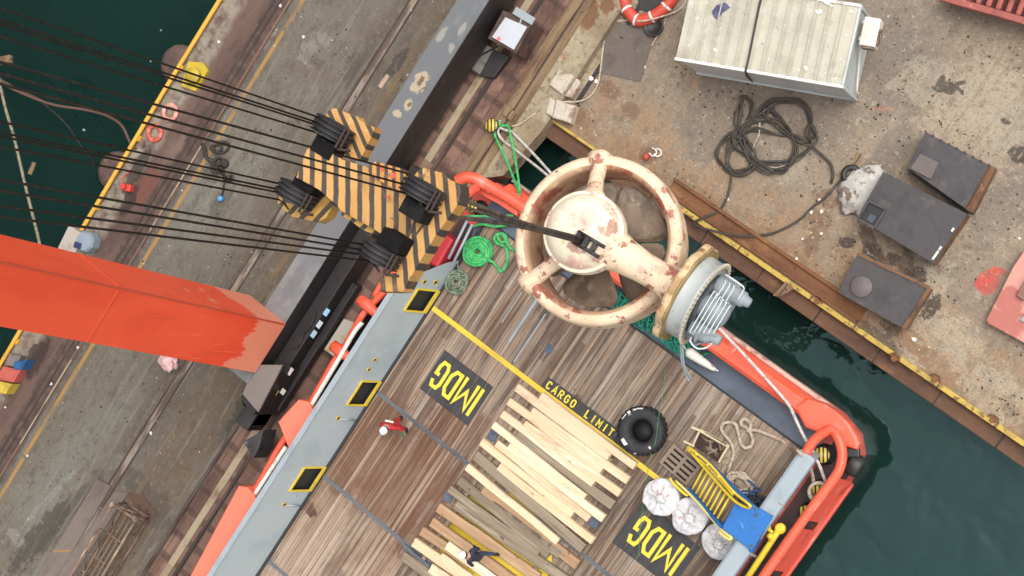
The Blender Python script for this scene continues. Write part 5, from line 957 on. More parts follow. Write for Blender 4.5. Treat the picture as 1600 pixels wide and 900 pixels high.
# bulk bags
def bag_mat(s): return mat('white_bag', S(228, 226, 226), .7, 0, (('n', S(206, 202, 204), 1.6, .5, .68), ('n', S(176, 170, 174), 3, .64, .72), ('n', S(200, 197, 200), 5, .56, .68, (1, 1, 1), 5, .6), ('n', S(214, 160, 164), 2.2, .68, .72)), (9, .05))
m_strap = mat('red_strap', S(212, 146, 150), .7)
m_bag = bag_mat(0)
for px, py, lab, sd, R in ((1036, 776, 'white bulk bag nearest the pallet', 2, .57), (1081, 806, 'white bulk bag in the middle of the three', 5, .58), (1127, 846, 'white bulk bag nearest the blue platform', 8, .56)):
    c = P(px, py, D+.4); t = thing('bulk_bag', lab, 'bag', (c.x, c.y, D), 'white bulk bags on the deck')
    b = B(); nu, nv = 44, 24
    def f(i, j):
        a = 2*math.pi*i/nu; s = j/(nv-1)
        if s < .5: r = R*(.86+.14*math.sin(s*2*math.pi*.5))*(1+.05*math.sin(2*a+sd)); z = s/.5*.62
        else:
            q = (s-.5)/.5; r = R*(1-q)**.75*1.0; z = .62+.16*math.sin(q*math.pi*.55)
        fold = noise.fractal(Vector((math.cos(a)*1.6+sd, math.sin(a)*1.6, s*3)), .9, 2.2, 4)
        star = math.sin(a*11+sd+3*fold)*.08*max(0, s-.45)*2
        return Vector((c.x+r*(1+.08*fold)*math.cos(a), c.y+r*(1+.08*fold)*math.sin(a), D+.01+z*(1+.05*fold)+star+(.06*fold if s > .5 else 0)))
    b.grid(f, nu, nv, True); part('sack', b, m_bag, t)
    b = B()
    for k in range(3):
        a = sd+k*2.1; pts = [Vector((c.x+r_*math.cos(a+r_*2)*R, c.y+r_*math.sin(a+r_*2)*R, D+.86-r_*.26+jit(.02))) for r_ in (.1, .3, .45, .6, .5, .3)]; b.tube(cr(pts, 4), .018, 5)
    part('strap', b, m_strap, t)
    b = B(); lump(b, (c.x+.05, c.y-.02, D+.80), .17, .14, .12, .5, 2.4, sd); part('neck', b, m_bag, t)
# rope coils at the left stern
def coil(c, R, r, turns, label, m, wob, flat=.03, tail=None):
    b = B(); pts = []; n = 22
    for k in range(int(turns*n)):
        a = k*2*math.pi/n; t = k/(turns*n); lay = int(t*3); rr = R*(1-.78*((t*3) % 1)) if lay % 2 == 0 else R*(.22+.78*((t*3) % 1))
        rr *= 1+wob*noise.noise(Vector((math.cos(a)*1.3, math.sin(a)*1.3, t*9))); pts.append(Vector((c[0]+rr*math.cos(a), c[1]+rr*math.sin(a)*.95, c[2]+.05+lay*r*1.7+flat*noise.noise(Vector((a*.6, t*5, 0))))))
    if tail: pts += tail
    b.tube(pts, r, 7); return solo('rope_coil', label, 'rope', b, m)
q4 = lambda x, y, z=D+.05: P(680+x/4.29, 270+y/4.29, z)
coil(q4(295, 535, D), .50, .052, 14, 'bright green rope coil lying at the left stern corner of the deck', m_green, .12, .05, cr([q4(390, 600), q4(420, 640), q4(440, 662), q4(470, 630), q4(485, 560), q4(470, 500), q4(420, 475), q4(395, 440), q4(430, 405), q4(470, 420), q4(475, 455), q4(440, 465), q4(420, 430), q4(450, 410), q4(500, 500), q4(540, 520)], 5))
coil(q4(150, 735, D), .42, .03, 12, 'thin grey green rope coil beside the bright green one', mat('grey_green_rope', S(136, 146, 124), .85, 0, (('n', S(96, 110, 88), 6, .45, .62),)), .2, .06, cr([q4(180, 690, D+.2), q4(210, 690, D+.2), q4(200, 720, D+.2), q4(160, 700, D+.2), q4(155, 640, D+.1), q4(150, 600, D+.3)], 5))
b = B(); b.tube(sag(q4(205, 290, 1.55), q4(530, 285, 1.3), .08), .04, 7); b.tube(cr([q4(250, 360, D+.1), q4(320, 345, D+.15), q4(400, 360, D+.15), q4(500, 350, D+.1), q4(560, 350, D+.1)], 5), .045, 7); solo('mooring_rope', 'bright green rope stretched from the left striped bollard across the stern', 'rope', b, m_green)
# green netting on the stern plate under the thruster
b = B(); c0 = P(985, 480, D)
for k in range(34):
    t = random.random(); a = P(945, 455, D).lerp(P(1105, 560, D), t); b.tube(cr([a+Vector((jit(.35), jit(.35), .05+random.random()*.3)) for _ in range(6)], 4), .022, 5)
b.prism([PX(*q, D) for q in ((950, 452), (985, 470), (1020, 500), (1010, 515), (960, 475))], D-.03, D+.1); b.prism([PX(*q, D) for q in ((1030, 520), (1060, 525), (1100, 555), (1092, 566), (1062, 555), (1036, 535))], D-.03, D+.12)
solo('net_heap', 'teal green fishing net heaped on the slate stern plate under the thruster', 'net', b, mat('teal_net', S(34, 140, 112), .85, 0, (('n', S(26, 96, 80), 5, .45, .6), ('n', S(70, 172, 146), 6, .6, .7))))
b = B(); a = P(1073, 548, D+.25); c = P(1118, 578, D+.2); b.tube([a, a.lerp(c, .1), a.lerp(c, .5), a.lerp(c, .9), c], .1, 10, rs=[.1, .17, .14, .09, .05]); b.cyl(c, P(1122, 579, D+.2), .03, 6); b.tube(cr([a, P(1068, 540, D+.6), P(1060, 528, D+1.2), P(1046, 522, D+1.6)], 4), .02, 6)
solo('cone_float', 'white cone-shaped float lying on the slate stern plate', 'float', b, m_trim)
# thin green line from the tyre
b = B(); b.tube(cr([P(1040, 575, D+.05), P(1035, 620, D+.1), P(1028, 660, D+.6), P(1024, 690, D+.6), P(1015, 720, D+.1), P(1006, 780, D+.1), P(1000, 830, D+.05), P(998, 870, D+.05)], 5), .007, 5); solo('thin_line', 'thin green line running over the big tyre down the deck', 'line', b, m_green)
# ------------------------------------------------------------------ azimuth thruster hanging from the hook
C0 = P(943, 381, 10.0); K = 1/60.5
wv = (CAM-C0).normalized(); rv = (CM @ Vector((1, 0, 0))); rv = (rv-wv*rv.dot(wv)).normalized(); uv = wv.cross(rv)
S0 = (rv*.86-uv*.51).normalized(); an = math.radians(17)
SX = S0*math.cos(an)+wv*math.sin(an); SN = wv*math.cos(an)-S0*math.sin(an); ST = SN.cross(SX)
M3 = Matrix((SX, ST, SN)).transposed().to_4x4(); M3.translation = C0
th = thing('ship_thruster', 'cream and rust ship thruster with ring nozzle hanging over the stern', 'thruster', None, None, M3)
def tc(h=.45): return (
 ('n', S(214, 184, 150), 1.3, .46, .62, (1, 1, 1), 8, .7), ('n', S(204, 158, 142), 1.9, .52, .68, (1, 1, 1), 8, .75),
 ('n', S(158, 84, 68), 2.1, .57, .61, (1, 1, 1), 7, .9), ('n', S(158, 84, 68), .9, .60, .64, (1, 1, 1), 8, .85), ('n', S(120, 96, 72), 5.5, .62, .68, (1, 1, 1), 6, .85), ('n', S(74, 54, 42), 3.6, .69, .72, (1, 1, 1), 5, .9))
m_cream_t = mat('thruster_cream', S(238, 212, 180), .6, 0, tc(), (6, .015))
m_inner = mat('nozzle_inner', S(196, 160, 128), .65, 0, (('n', S(152, 78, 62), .9, .47, .58, (1, 1, 1), 7, .9), ('n', S(226, 196, 156), 2.2, .58, .68, (1, 1, 1), 6, .8), ('n', S(100, 72, 56), 3.5, .64, .7, (1, 1, 1), 5, .9)), (6, .015))
m_pod = mat('pod_cream', S(246, 234, 206), .6, 0, (('n', S(214, 156, 144), .9, .46, .66, (1, 1, 1), 8, .8), ('n', S(206, 172, 128), 2.1, .58, .7, (1, 1, 1), 6, .7), ('n', S(164, 92, 80), 1.6, .575, .63, (1, 1, 1), 9, .7), ('n', S(110, 84, 62), 6, .66, .71, (1, 1, 1), 5, .8)), (6, .012))
m_blade = mat('propeller_bronze', S(124, 106, 88), .55, .25, (('n', S(98, 82, 68), 1.6, .44, .62), ('n', S(150, 130, 106), 2.6, .56, .7), ('n', S(92, 76, 64), 9, .66, .74)))
m_tgrey = mat('thruster_grey', S(178, 182, 180), .5, 0, (('n', S(164, 168, 166), 1.5, .48, .64), ('n', S(196, 196, 190), 2.6, .58, .7), ('n', S(128, 112, 94), 5, .68, .73)))
m_machin = mat('machinery_grey', S(150, 158, 162), .5, 0, (('n', S(136, 144, 148), 2, .48, .64),))
m_pipe = mat('pipe_pale', S(206, 212, 212), .4)
m_tan = mat('flange_cream', S(214, 186, 144), .65, 0, (('n', S(168, 130, 88), 1.8, .48, .6, (1, 1, 1), 7, .9), ('n', S(116, 84, 56), 3.8, .56, .66, (1, 1, 1), 6, .9), ('n', S(240, 218, 178), 3, .6, .68)))
m_gold = mat('flange_face', S(156, 134, 88), .6, .1, (('n', S(134, 112, 72), 2, .5, .66), ('n', S(110, 86, 56), 4, .6, .7)))
def squash(b):
    for v in b.bm.verts:
        if v.co.x > 180: v.co.x = 180+(v.co.x-180)*.74
    return scale(b)
def scale(b): bmesh.ops.scale(b.bm, vec=(K, K, K), verts=b.bm.verts); return b
RX = Matrix.Rotation(math.pi/2, 4, 'Y')                       # local z -> +x
# ring nozzle: aerofoil section swept round the axis
b = B(); prof = []
for k in range(9):                                             # rounded front lip
    a = math.pi*k/8; prof.append((123-12*math.cos(a), 34+13*math.sin(a)))
prof = [(114, -58), (111, -30), (109.5, 5)]+prof+[(135, 0), (127, -45), (118, -60)]
b.lathe(prof, 72, closed=True)
for f in b.bm.faces:
    c = f.calc_center_median(); r = math.hypot(c.x, c.y)
    if r < 121 and c.z < 46: f.material_index = 1
part('nozzle', scale(b), [m_cream_t, m_inner], th, True)
PH = 84
b = B(); b.lathe([(0, -10), (20, -8), (28, 10), (40, 32), (55, 52), (62, PH-12), (64, PH), (62, PH+14), (60, PH+18), (56, PH+30), (46, PH+46), (30, PH+56), (12, PH+61), (0, PH+62)], 48, Matrix.Translation((-6, 0, 0)))
pod = part('gear_pod', scale(b), m_pod, th, True)
b = B(); b.lathe([(60.5, PH+15), (63.5, PH+16), (63.5, PH+20), (60, PH+21)], 48, Matrix.Translation((-6, 0, 0)))
part('cover_ring', scale(b), m_pod, pod, True)
for k in range(9):
    a = -1.0+k*.25; b = B(); b.box((-6+54*math.cos(a), 54*math.sin(a), PH+33), (7, 2.5, 3), a); part('bolt', scale(b), m_tan, pod, True)
b = B(); b.lathe([(46, 10), (36, 38), (28, 66), (24, 100), (23.5, 128), (28, 150), (42, 166), (52, 170)], 40, Matrix.Translation((0, 0, PH)) @ RX); part('leg', scale(b), m_cream_t, th, True)
# struts
for (x0, y0, z0, x1, y1, z1) in ((-62, 106, 36, -30, 55, PH-8), (-59, -108, 36, -28, -46, PH-24)):
    b = B(); a = Vector((x0, y0, z0)); c = Vector((x1, y1, z1)); b.tube([a+(a-c)*.12, a, a.lerp(c, .12), a.lerp(c, .5), a.lerp(c, .85), c, c+(c-a)*.2], 12, 14, rs=[22, 17, 13.5, 12, 14, 19, 26]); part('strut', scale(b), m_cream_t, th, True)
# propeller
b = B(); b.lathe([(0, -45), (14, -44), (28, -30), (30, 0), (28, 16), (0, 18)], 32); part('propeller_hub', scale(b), m_blade, th, True)
for k in range(5):
    phi = math.radians(68-72*k); b = B()
    nu, nv = 9, 13; up = [[], []]
    for sd in (0, 1):
        for i in range(nu):
            row = []
            for j in range(nv):
                r = 26+i*(102-26)/(nu-1); q = (r-26)/76; ww = (15+20*min(1, q/.3)+20*min(1, max(0, (q-.25)/.4)))*(1 if q < .72 else math.sqrt(max(.03, 1-((q-.72)/.285)**2)))
                s = -1+2*j/(nv-1); tw = math.radians(34-16*q); th_ = (3.0 if abs(s) < .99 else 0)*(.5 if sd else -.5)
                cxx = s*ww; row.append(b.bm.verts.new(Matrix.Rotation(phi, 4, 'Z') @ Vector((r, cxx*math.cos(tw), cxx*math.sin(tw)*.6+th_-8))))
            up[sd].append(row)
    for sd in (0, 1):
        for i in range(nu-1):
            for j in range(nv-1): b._f((up[sd][i][j], up[sd][i+1][j], up[sd][i+1][j+1], up[sd][i][j+1]), False)
    bmesh.ops.remove_doubles(b.bm, verts=b.bm.verts, dist=.05); part('propeller_blade', scale(b), m_blade, th, True)
# slewing flange and steering machinery
FZ = Matrix.Translation((0, 0, PH)) @ RX
b = B(); b.lathe([(40, 166), (77, 168), (79, 171), (79, 180), (40, 180)], 72, FZ, False, fn=lambda a: 1+.035*math.cos(a*10)); part('flange', scale(b), m_tan, th, True)
b = B(); b.lathe([(30, 180.3), (77, 180.3), (77, 183), (30, 183)], 60, FZ, False, fn=lambda a: 1+.035*math.cos(a*10)); part('flange_face', scale(b), m_gold, th, True)
b = B(); b.lathe([(67, 182), (66, 184), (65, 212), (67, 214), (67, 218), (0, 218)], 56, FZ); part('slewing_drum', squash(b), m_tgrey, th, True)
b = B(); b.lathe([(63, 217.9), (66.5, 218.2), (67.5, 222), (63, 222.5)], 224, FZ, False, True, fn=lambda a: 1+.035*(1 if math.sin(a*56) > .1 else -1)); part('bolt_ring', squash(b), mat('bolt_pale', S(196, 186, 162), .5, .2), th, True)
b = B(); b.lathe([(63, 217), (63, 217.8), (0, 217.8)], 48, FZ); b.lathe([(50, 218), (50, 230), (46, 232), (0, 232)], 40, FZ); part('top_plate', squash(b), mat('machin_dark', S(74, 79, 84), .6, 0, (('n', S(56, 60, 64), 4, .5, .62),)), th, True)
def cylx(prof, y, dz, n=24): return Matrix.Translation((0, y, PH+dz)) @ RX
for y, dz, pr in ((34, 22, [(19, 228), (20, 250), (18, 252), (17, 268), (13, 271), (12, 290), (9, 293), (7, 304), (0, 306)]), (-2, 34, [(20, 228), (20, 236), (24, 238), (24, 266), (21, 276), (12, 283), (0, 285)]), (-36, 24, [(17, 228), (17, 246), (20, 247), (20, 252), (15, 253), (15, 270), (9, 276), (8, 292), (0, 293)]), (14, -22, [(22, 228), (22, 258), (12, 266), (0, 267)]), (-26, -24, [(20, 228), (20, 250), (0, 254)])):
    b = B(); b.lathe(pr, 24, cylx(pr, y, dz)); part('drive_motor', squash(b), m_machin, th, True)
b = B()
for k in range(6):
    x = 240+k*8.5; y0 = 22-k*1.2; y1 = -46+k*3; z = PH+62-abs(k-3)*1.2
    b.tube(cr([(x, y0, PH+40), (x, y0, z-3), (x, y0-5, z), (x, y1+5, z), (x, y1, z-4), (x, y1-1, PH+30)], 3), 1.3, 6)
for x0 in (246, 256, 266): b.tube(cr([(x0, 44, PH+30), (x0, 44, PH+52), (x0+4, 40, PH+55), (x0+4, 16, PH+55), (x0+6, 12, PH+48)], 3), 1.3, 6)
b.tube(cr([(236, 50, PH+30), (240, 52, PH+44), (280, 50, PH+44), (284, 44, PH+40), (284, 30, PH+40)], 3), 1.5, 6)
b.tube(cr([(240, -50, PH+30), (244, -58, PH+36), (262, -62, PH+34), (278, -54, PH+34), (282, -44, PH+30)], 3), 1.5, 6)
part('pipework', squash(b), m_pipe, th, True)
b = B()
for k in range(4): b.tube(cr([(232+k*9, -50-k*1.5, PH+24+(k % 3)*5), (240+k*4, -60, PH+20), (250+k*4, -52+k, PH+12)], 3), 1.4, 5)
part('hose_bundle', squash(b), m_machin, th, True)
for y, z, x, s in ((-44, 34, 240, 9), (-18, 46, 246, 7), (20, 40, 240, 8), (-50, 12, 236, 10), (48, 6, 238, 9)): b = B(); b.box((x, y, PH+z), (s*1.3, s, s*1.2), 0, .8); part('valve', squash(b), m_machin, th, True)
b = B(); v = [Vector((208, -62, PH-10)), Vector((222, -78, PH-16)), Vector((234, -92, PH-20)), Vector((250, -104, PH-30)), Vector((262, -112, PH-40))]
b.tube(cr(v, 4), 2.2, 6); b.tube(cr([v[0]+Vector((4, 4, 3)), v[2]+Vector((8, -2, 4)), v[4]+Vector((4, 4, 0))], 4), 1.5, 6); part('loose_cable', squash(b), m_machin, th, True)
# lifting sling
m_sling = mat('lifting_sling', S(88, 76, 66), .8, 0, (('n', S(62, 54, 48), 3, .48, .62, (1, 1, 1)), ('n', S(122, 106, 88), 5, .58, .7)))
SH = M3 @ Vector(((14-.0)*K, -12*K, (PH+66)*K)); zt = 22.6; topx = None
best = None
for k in range(400):
    z = 14+k*.03; q = CM.transposed() @ (Vector((SH.x, SH.y, z))-CAM); px = 800+F*q.x/-q.z
    if best is None or abs(px-704) < best[0]: best = (abs(px-704), z)
zt = best[1]; TOP = Vector((SH.x, SH.y, zt))
b = B(); dlt = Vector((0, .16, 0))
b.tube([TOP+dlt*1.4, TOP.lerp(SH, .35)+dlt*.5, TOP.lerp(SH, .6)+dlt*.25, SH+dlt*.35], .045, 8); b.tube([TOP-dlt*1.4, TOP.lerp(SH, .35)-dlt*.5, TOP.lerp(SH, .6)-dlt*.25, SH-dlt*.35], .048, 8)
b.tube([TOP+dlt*.4, TOP.lerp(SH, .5), SH], .04, 8)
solo('lifting_sling', 'dark lifting sling running from the hook block to the thruster', 'sling', b, m_sling)
b = B(); c = SH; d = SX
for k, (o, s) in enumerate(((-.12, .2), (.12, .24), (.36, .2))): b.box(None, (.11, .26, .2), M=Matrix.Translation(c+d*o*1.0+Vector((0, 0, .0))) @ M3.to_3x3().to_4x4())
b.cyl(c-d*.2-ST*.14, c+d*.6-ST*.14, .05, 8); b.cyl(c-d*.2+ST*.14, c+d*.6+ST*.14, .05, 8)
solo('rope_clamp', 'black rope clamp joining the sling to the thruster', 'clamp', b, m_blackp)
# ------------------------------------------------------------------ hook block
ZB = 22.0
hb = thing('hook_block', 'big yellow and black striped crane hook block with four groups of sheaves', 'hook block', P(640, 320, ZB))
e1 = P(720, 320, ZB)-P(640, 320, ZB); ex_ = e1.normalized()                     # image right on the block's plane
e2 = P(640, 400, ZB)-P(640, 320, ZB); ey_ = e2.normalized()
def stripes(nm, d, per, off=0, duty=.42, col=S(204, 154, 88), wob=.18):
    return mat(nm, col, .6, 0, (('n', S(198, 142, 70), 1.6, .48, .66), ('n', S(228, 188, 122), 2.4, .6, .7), ('stripe', S(72, 62, 56), tuple(d), per, duty, off, wob), ('n', S(118, 96, 76), 4.5, .62, .70, (1, 1, 1), 5, .9), ('n', S(150, 116, 76), 1.8, .54, .68, (1, 1, 1), 8, .55)), (5, .008))
sx = (ex_-ey_*(ex_.dot(ey_))).normalized()
m_st1 = stripes('block_stripes', sx, .262); m_st2 = stripes('block_stripes_cross', (sx+(-P(640, 400, ZB)+P(640, 320, ZB)).normalized()*.10).normalized(), .25, .05)
m_st3 = stripes('block_stripes_end', (sx*.9-ey_*.42).normalized(), .215, .1); m_st4 = stripes('block_stripes_low', (sx*.8+ey_*.85).normalized(), .27, .1, .4, S(200, 156, 78))
def zq(pts, z): return [PX(420+x/3.103, 150+y/3.103, z) for x, y in pts]
# left cross bar, under the main plate
z = ZB-.5
b = B(); b.prism(zq([(288, 70), (315, 58), (425, 98), (432, 118), (512, 152), (500, 190), (440, 310), (352, 292), (240, 250), (232, 190)], z), z-.35, z, .02); part('end_plate', b, m_st3, hb)
b = B(); b.prism(zq([(150, 420), (330, 500), (275, 592), (235, 612), (110, 585), (60, 540), (40, 520), (50, 480)], z-.25), z-.6, z-.25, .02); part('end_plate', b, m_st4, hb)
b = B(); b.prism(zq([(215, 222), (240, 222), (262, 238), (310, 290), (360, 310), (470, 342), (520, 380), (660, 450), (745, 520), (660, 720), (640, 735), (500, 640), (350, 560), (330, 520), (245, 455), (130, 395), (150, 340), (180, 262)], ZB), ZB-.45, ZB, .03); part('main_plate', b, m_st1, hb)
b = B(); b.prism(zq([(350, 566), (372, 548), (392, 564), (410, 582), (430, 590), (455, 608), (476, 624), (500, 640), (525, 660), (505, 668), (455, 650), (400, 608), (352, 580)], ZB-.25), ZB-.7, ZB-.25, .01); part('lower_lip', b, m_st4, hb)
b = B(); b.prism(zq([(486, 330), (515, 316), (640, 350), (662, 372), (655, 470), (600, 448), (520, 400), (480, 365)], ZB+.15), ZB-.1, ZB+.15, .02); part('link_plate', b, stripes('block_stripes_small', sx, .17, .05, .45, S(206, 138, 66)), hb)
z = ZB+.25
b = B(); b.prism(zq([(705, 380), (738, 344), (852, 376), (858, 400), (926, 428), (930, 470), (918, 520), (800, 690), (672, 905), (650, 950), (540, 950), (535, 880), (630, 860), (645, 740), (660, 715), (750, 545), (700, 470)], z), z-.45, z, .03); cross = part('cross_plate', b, m_st2, hb)
b = B(); p0 = zq([(760, 600)], z)[0]; p1 = zq([(640, 745)], z)[0]; b.beam((*zq([(745, 540)], z)[0], z+.01), (*zq([(655, 725)], z)[0], z+.01), .04, .05); b.beam((*zq([(830, 520)], z)[0], z+.01), (*zq([(660, 745)], z)[0], z+.01), .03, .04); part('plate_seam', b, m_sling, hb)
m_sheave = mat('sheave_dark', S(46, 43, 45), .6, .1, (('n', S(36, 34, 35), 2, .5, .64), ('n', S(92, 86, 80), 4, .64, .72)))
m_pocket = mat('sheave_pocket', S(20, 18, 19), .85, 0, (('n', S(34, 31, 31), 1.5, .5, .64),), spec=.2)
A45 = Matrix.Rotation(math.pi/2, 4, 'X')
SHV = [(520, 204, ZB-.15, -1), (463, 304, ZB-.35, 1), (660, 299, ZB+.6, -1), (594, 397, ZB+.55, 1)]
for px, py, z, sg in SHV:
    c = P(px, py, z); rt = Matrix.Rotation(math.radians(4), 4, 'Z')
    b = B(); M = Matrix.Translation(c) @ rt @ A45; prof = []
    for k in range(3):
        o = -.155+k*.105; prof += [(.44, o), (.44, o+.02), (.37, o+.04), (.37, o+.065), (.44, o+.085)]
    b.lathe([(.06, -.19)]+prof+[(.06, .19)], 32, M); sv = part('sheave', b, m_sheave, hb)
    b = B(); b.box(None, (.5, .34, .5), M=Matrix.Translation(c+Vector((.10, sg*.36, -.06))) @ rt, bev=.02); part('pocket_shade', b, m_pocket, sv)  # near-black box stands in for the shade of the open pocket
    b = B(); b.box(None, (.04, .42, .05), M=Matrix.Translation(c+Vector((.42, 0, .16))) @ rt); b.box(None, (.04, .42, .05), M=Matrix.Translation(c+Vector((.36, 0, .24))) @ rt); b.cyl(c+Vector((.4, -.22, .2)), c+Vector((.62, -.1, .1)), .03, 6); part('keeper_bar', b, mat('keeper_rust', S(62, 46, 40), .7), sv)
for x, y, s in ((545, 350, 7), (600, 385, 7), (575, 490, 5)): b = B(); c = zq([(x, y)], ZB+.2)[0]; b.box((c[0], c[1], ZB+.16), (s*.011, s*.016, .03), .5); part('red_tag', b, mat('tag_red', S(206, 92, 68), .6), hb)
# hoist wires
m_wire = mat('hoist_wire', S(46, 40, 37), .6, .2, (('n', S(70, 62, 56), 6, .5, .66),))
def img(p): q = CM.transposed() @ (Vector(p)-CAM); return (800+F*q.x/-q.z, 450-F*q.y/-q.z)
groups = [('upper left', 0, [((0, 12), (497, 183)), ((0, 31), (495, 191)), ((0, 38), (494, 195)), ((0, 57), (491, 206))]),
          ('right', 2, [((0, 97), (640, 272)), ((0, 115), (638, 290)), ((0, 131), (641, 304))]),
          ('lower left', 1, [((0, 190), (437, 287)), ((0, 207), (436, 296)), ((0, 213), (436, 301)), ((0, 229), (436, 312))]),
          ('bottom', 3, [((0, 281), (578, 384)), ((0, 298), (576, 392)), ((0, 322), (574, 399)), ((0, 339), (576, 408))])]
ords = {3: ('uppermost', 'middle', 'lowest'), 4: ('uppermost', 'second', 'third', 'lowest')}
for gname, si, ws in groups:
    zc = SHV[si][2]+.05
    for k, (a, e) in enumerate(ws):
        E = P(e[0], e[1], zc); best = None
        for s in range(200):
            t = 1+s*.02; px = e[0]+(a[0]-e[0])*t; py = e[1]+(a[1]-e[1])*t; q = P(px, py, 44); dd = math.hypot(q.x-E.x, q.y-E.y)
            if best is None or dd < best[0]: best = (dd, q)
        q = best[1]; b = B(); dirn = (E-q).normalized()
        b.tube([q+(q-E)*.05, E, E+Vector((.14, 0, -.03)), E+Vector((.4, .0, .2))], .019, 6); solo('hoist_wire', '%s of the dark hoist wires running to the %s sheaves of the hook block' % (ords[len(ws)][k], gname), 'wire', b, m_wire, 'hoist wires of the hook block')
# ------------------------------------------------------------------ left water: rope, hose, added ship hull
b = B(); b.tube(cr([P(-40, -90, 3.0), P(0, 132, 1.5), P(22, 215, 1.0), P(42, 300, .7), P(60, 372, .4), P(74, 440, .3)], 5), .06, 7); solo('mooring_rope', 'pale beige rope crossing the dark water at the left edge', 'rope', b, mat('beige_rope', S(150, 138, 116), .85, 0, (('n', S(112, 102, 86), 8, .45, .62),)))
b = B(); b.tube(cr([P(-60, 90, .8), P(0, 128, .6), P(40, 148, .3), P(85, 164, .0), P(130, 171, -.2), P(165, 180, -.2), P(190, 196, .0), P(203, 222, .05), P(212, 232, .1)], 5), .055, 7); b.tube(cr([P(-60, 84, .8), P(0, 124, .6), P(30, 141, .3), P(70, 160, .1)], 5), .06, 7); solo('hose', 'brown hose hanging across the dark water to the yellow edge pipe', 'hose', b, mat('brown_hose', S(98, 72, 62), .7))
b = B(); b.tube(cr([P(60, 155, -.6), P(100, 190, -1.0), P(127, 228, -1.5), P(150, 258, -1.5)], 5), .025, 6); solo('thin_line', 'thin dark line slanting into the water below the brown hose', 'line', b, m_wire)
b = B(); b.beam(P(-20, 99, 1.0), P(18, 92, 1.0), .3, .2, bev=.03); solo('timber', 'pointed beige beam end sticking in at the left edge over the dark water', 'beam', b, m_baulk)
b = B(); b.box(P(50, 263, W+.02), (.18, .5, .06), .2, .01); solo('driftwood', 'piece of brown driftwood floating at the left', 'driftwood', b, m_baulk)
b = B(); b.prism([(-27, -60), (-27, 40), (-30, 60), (-45, 60), (-45, -60)], W-1, 26); solo('added_ship_hull', 'unseen dark high-sided ship hull added beyond the left edge to darken the water', 'ship', b, mat('dark_hull', S(30, 30, 34), .5))  # unseen hull, added so that its reflection darkens the left water
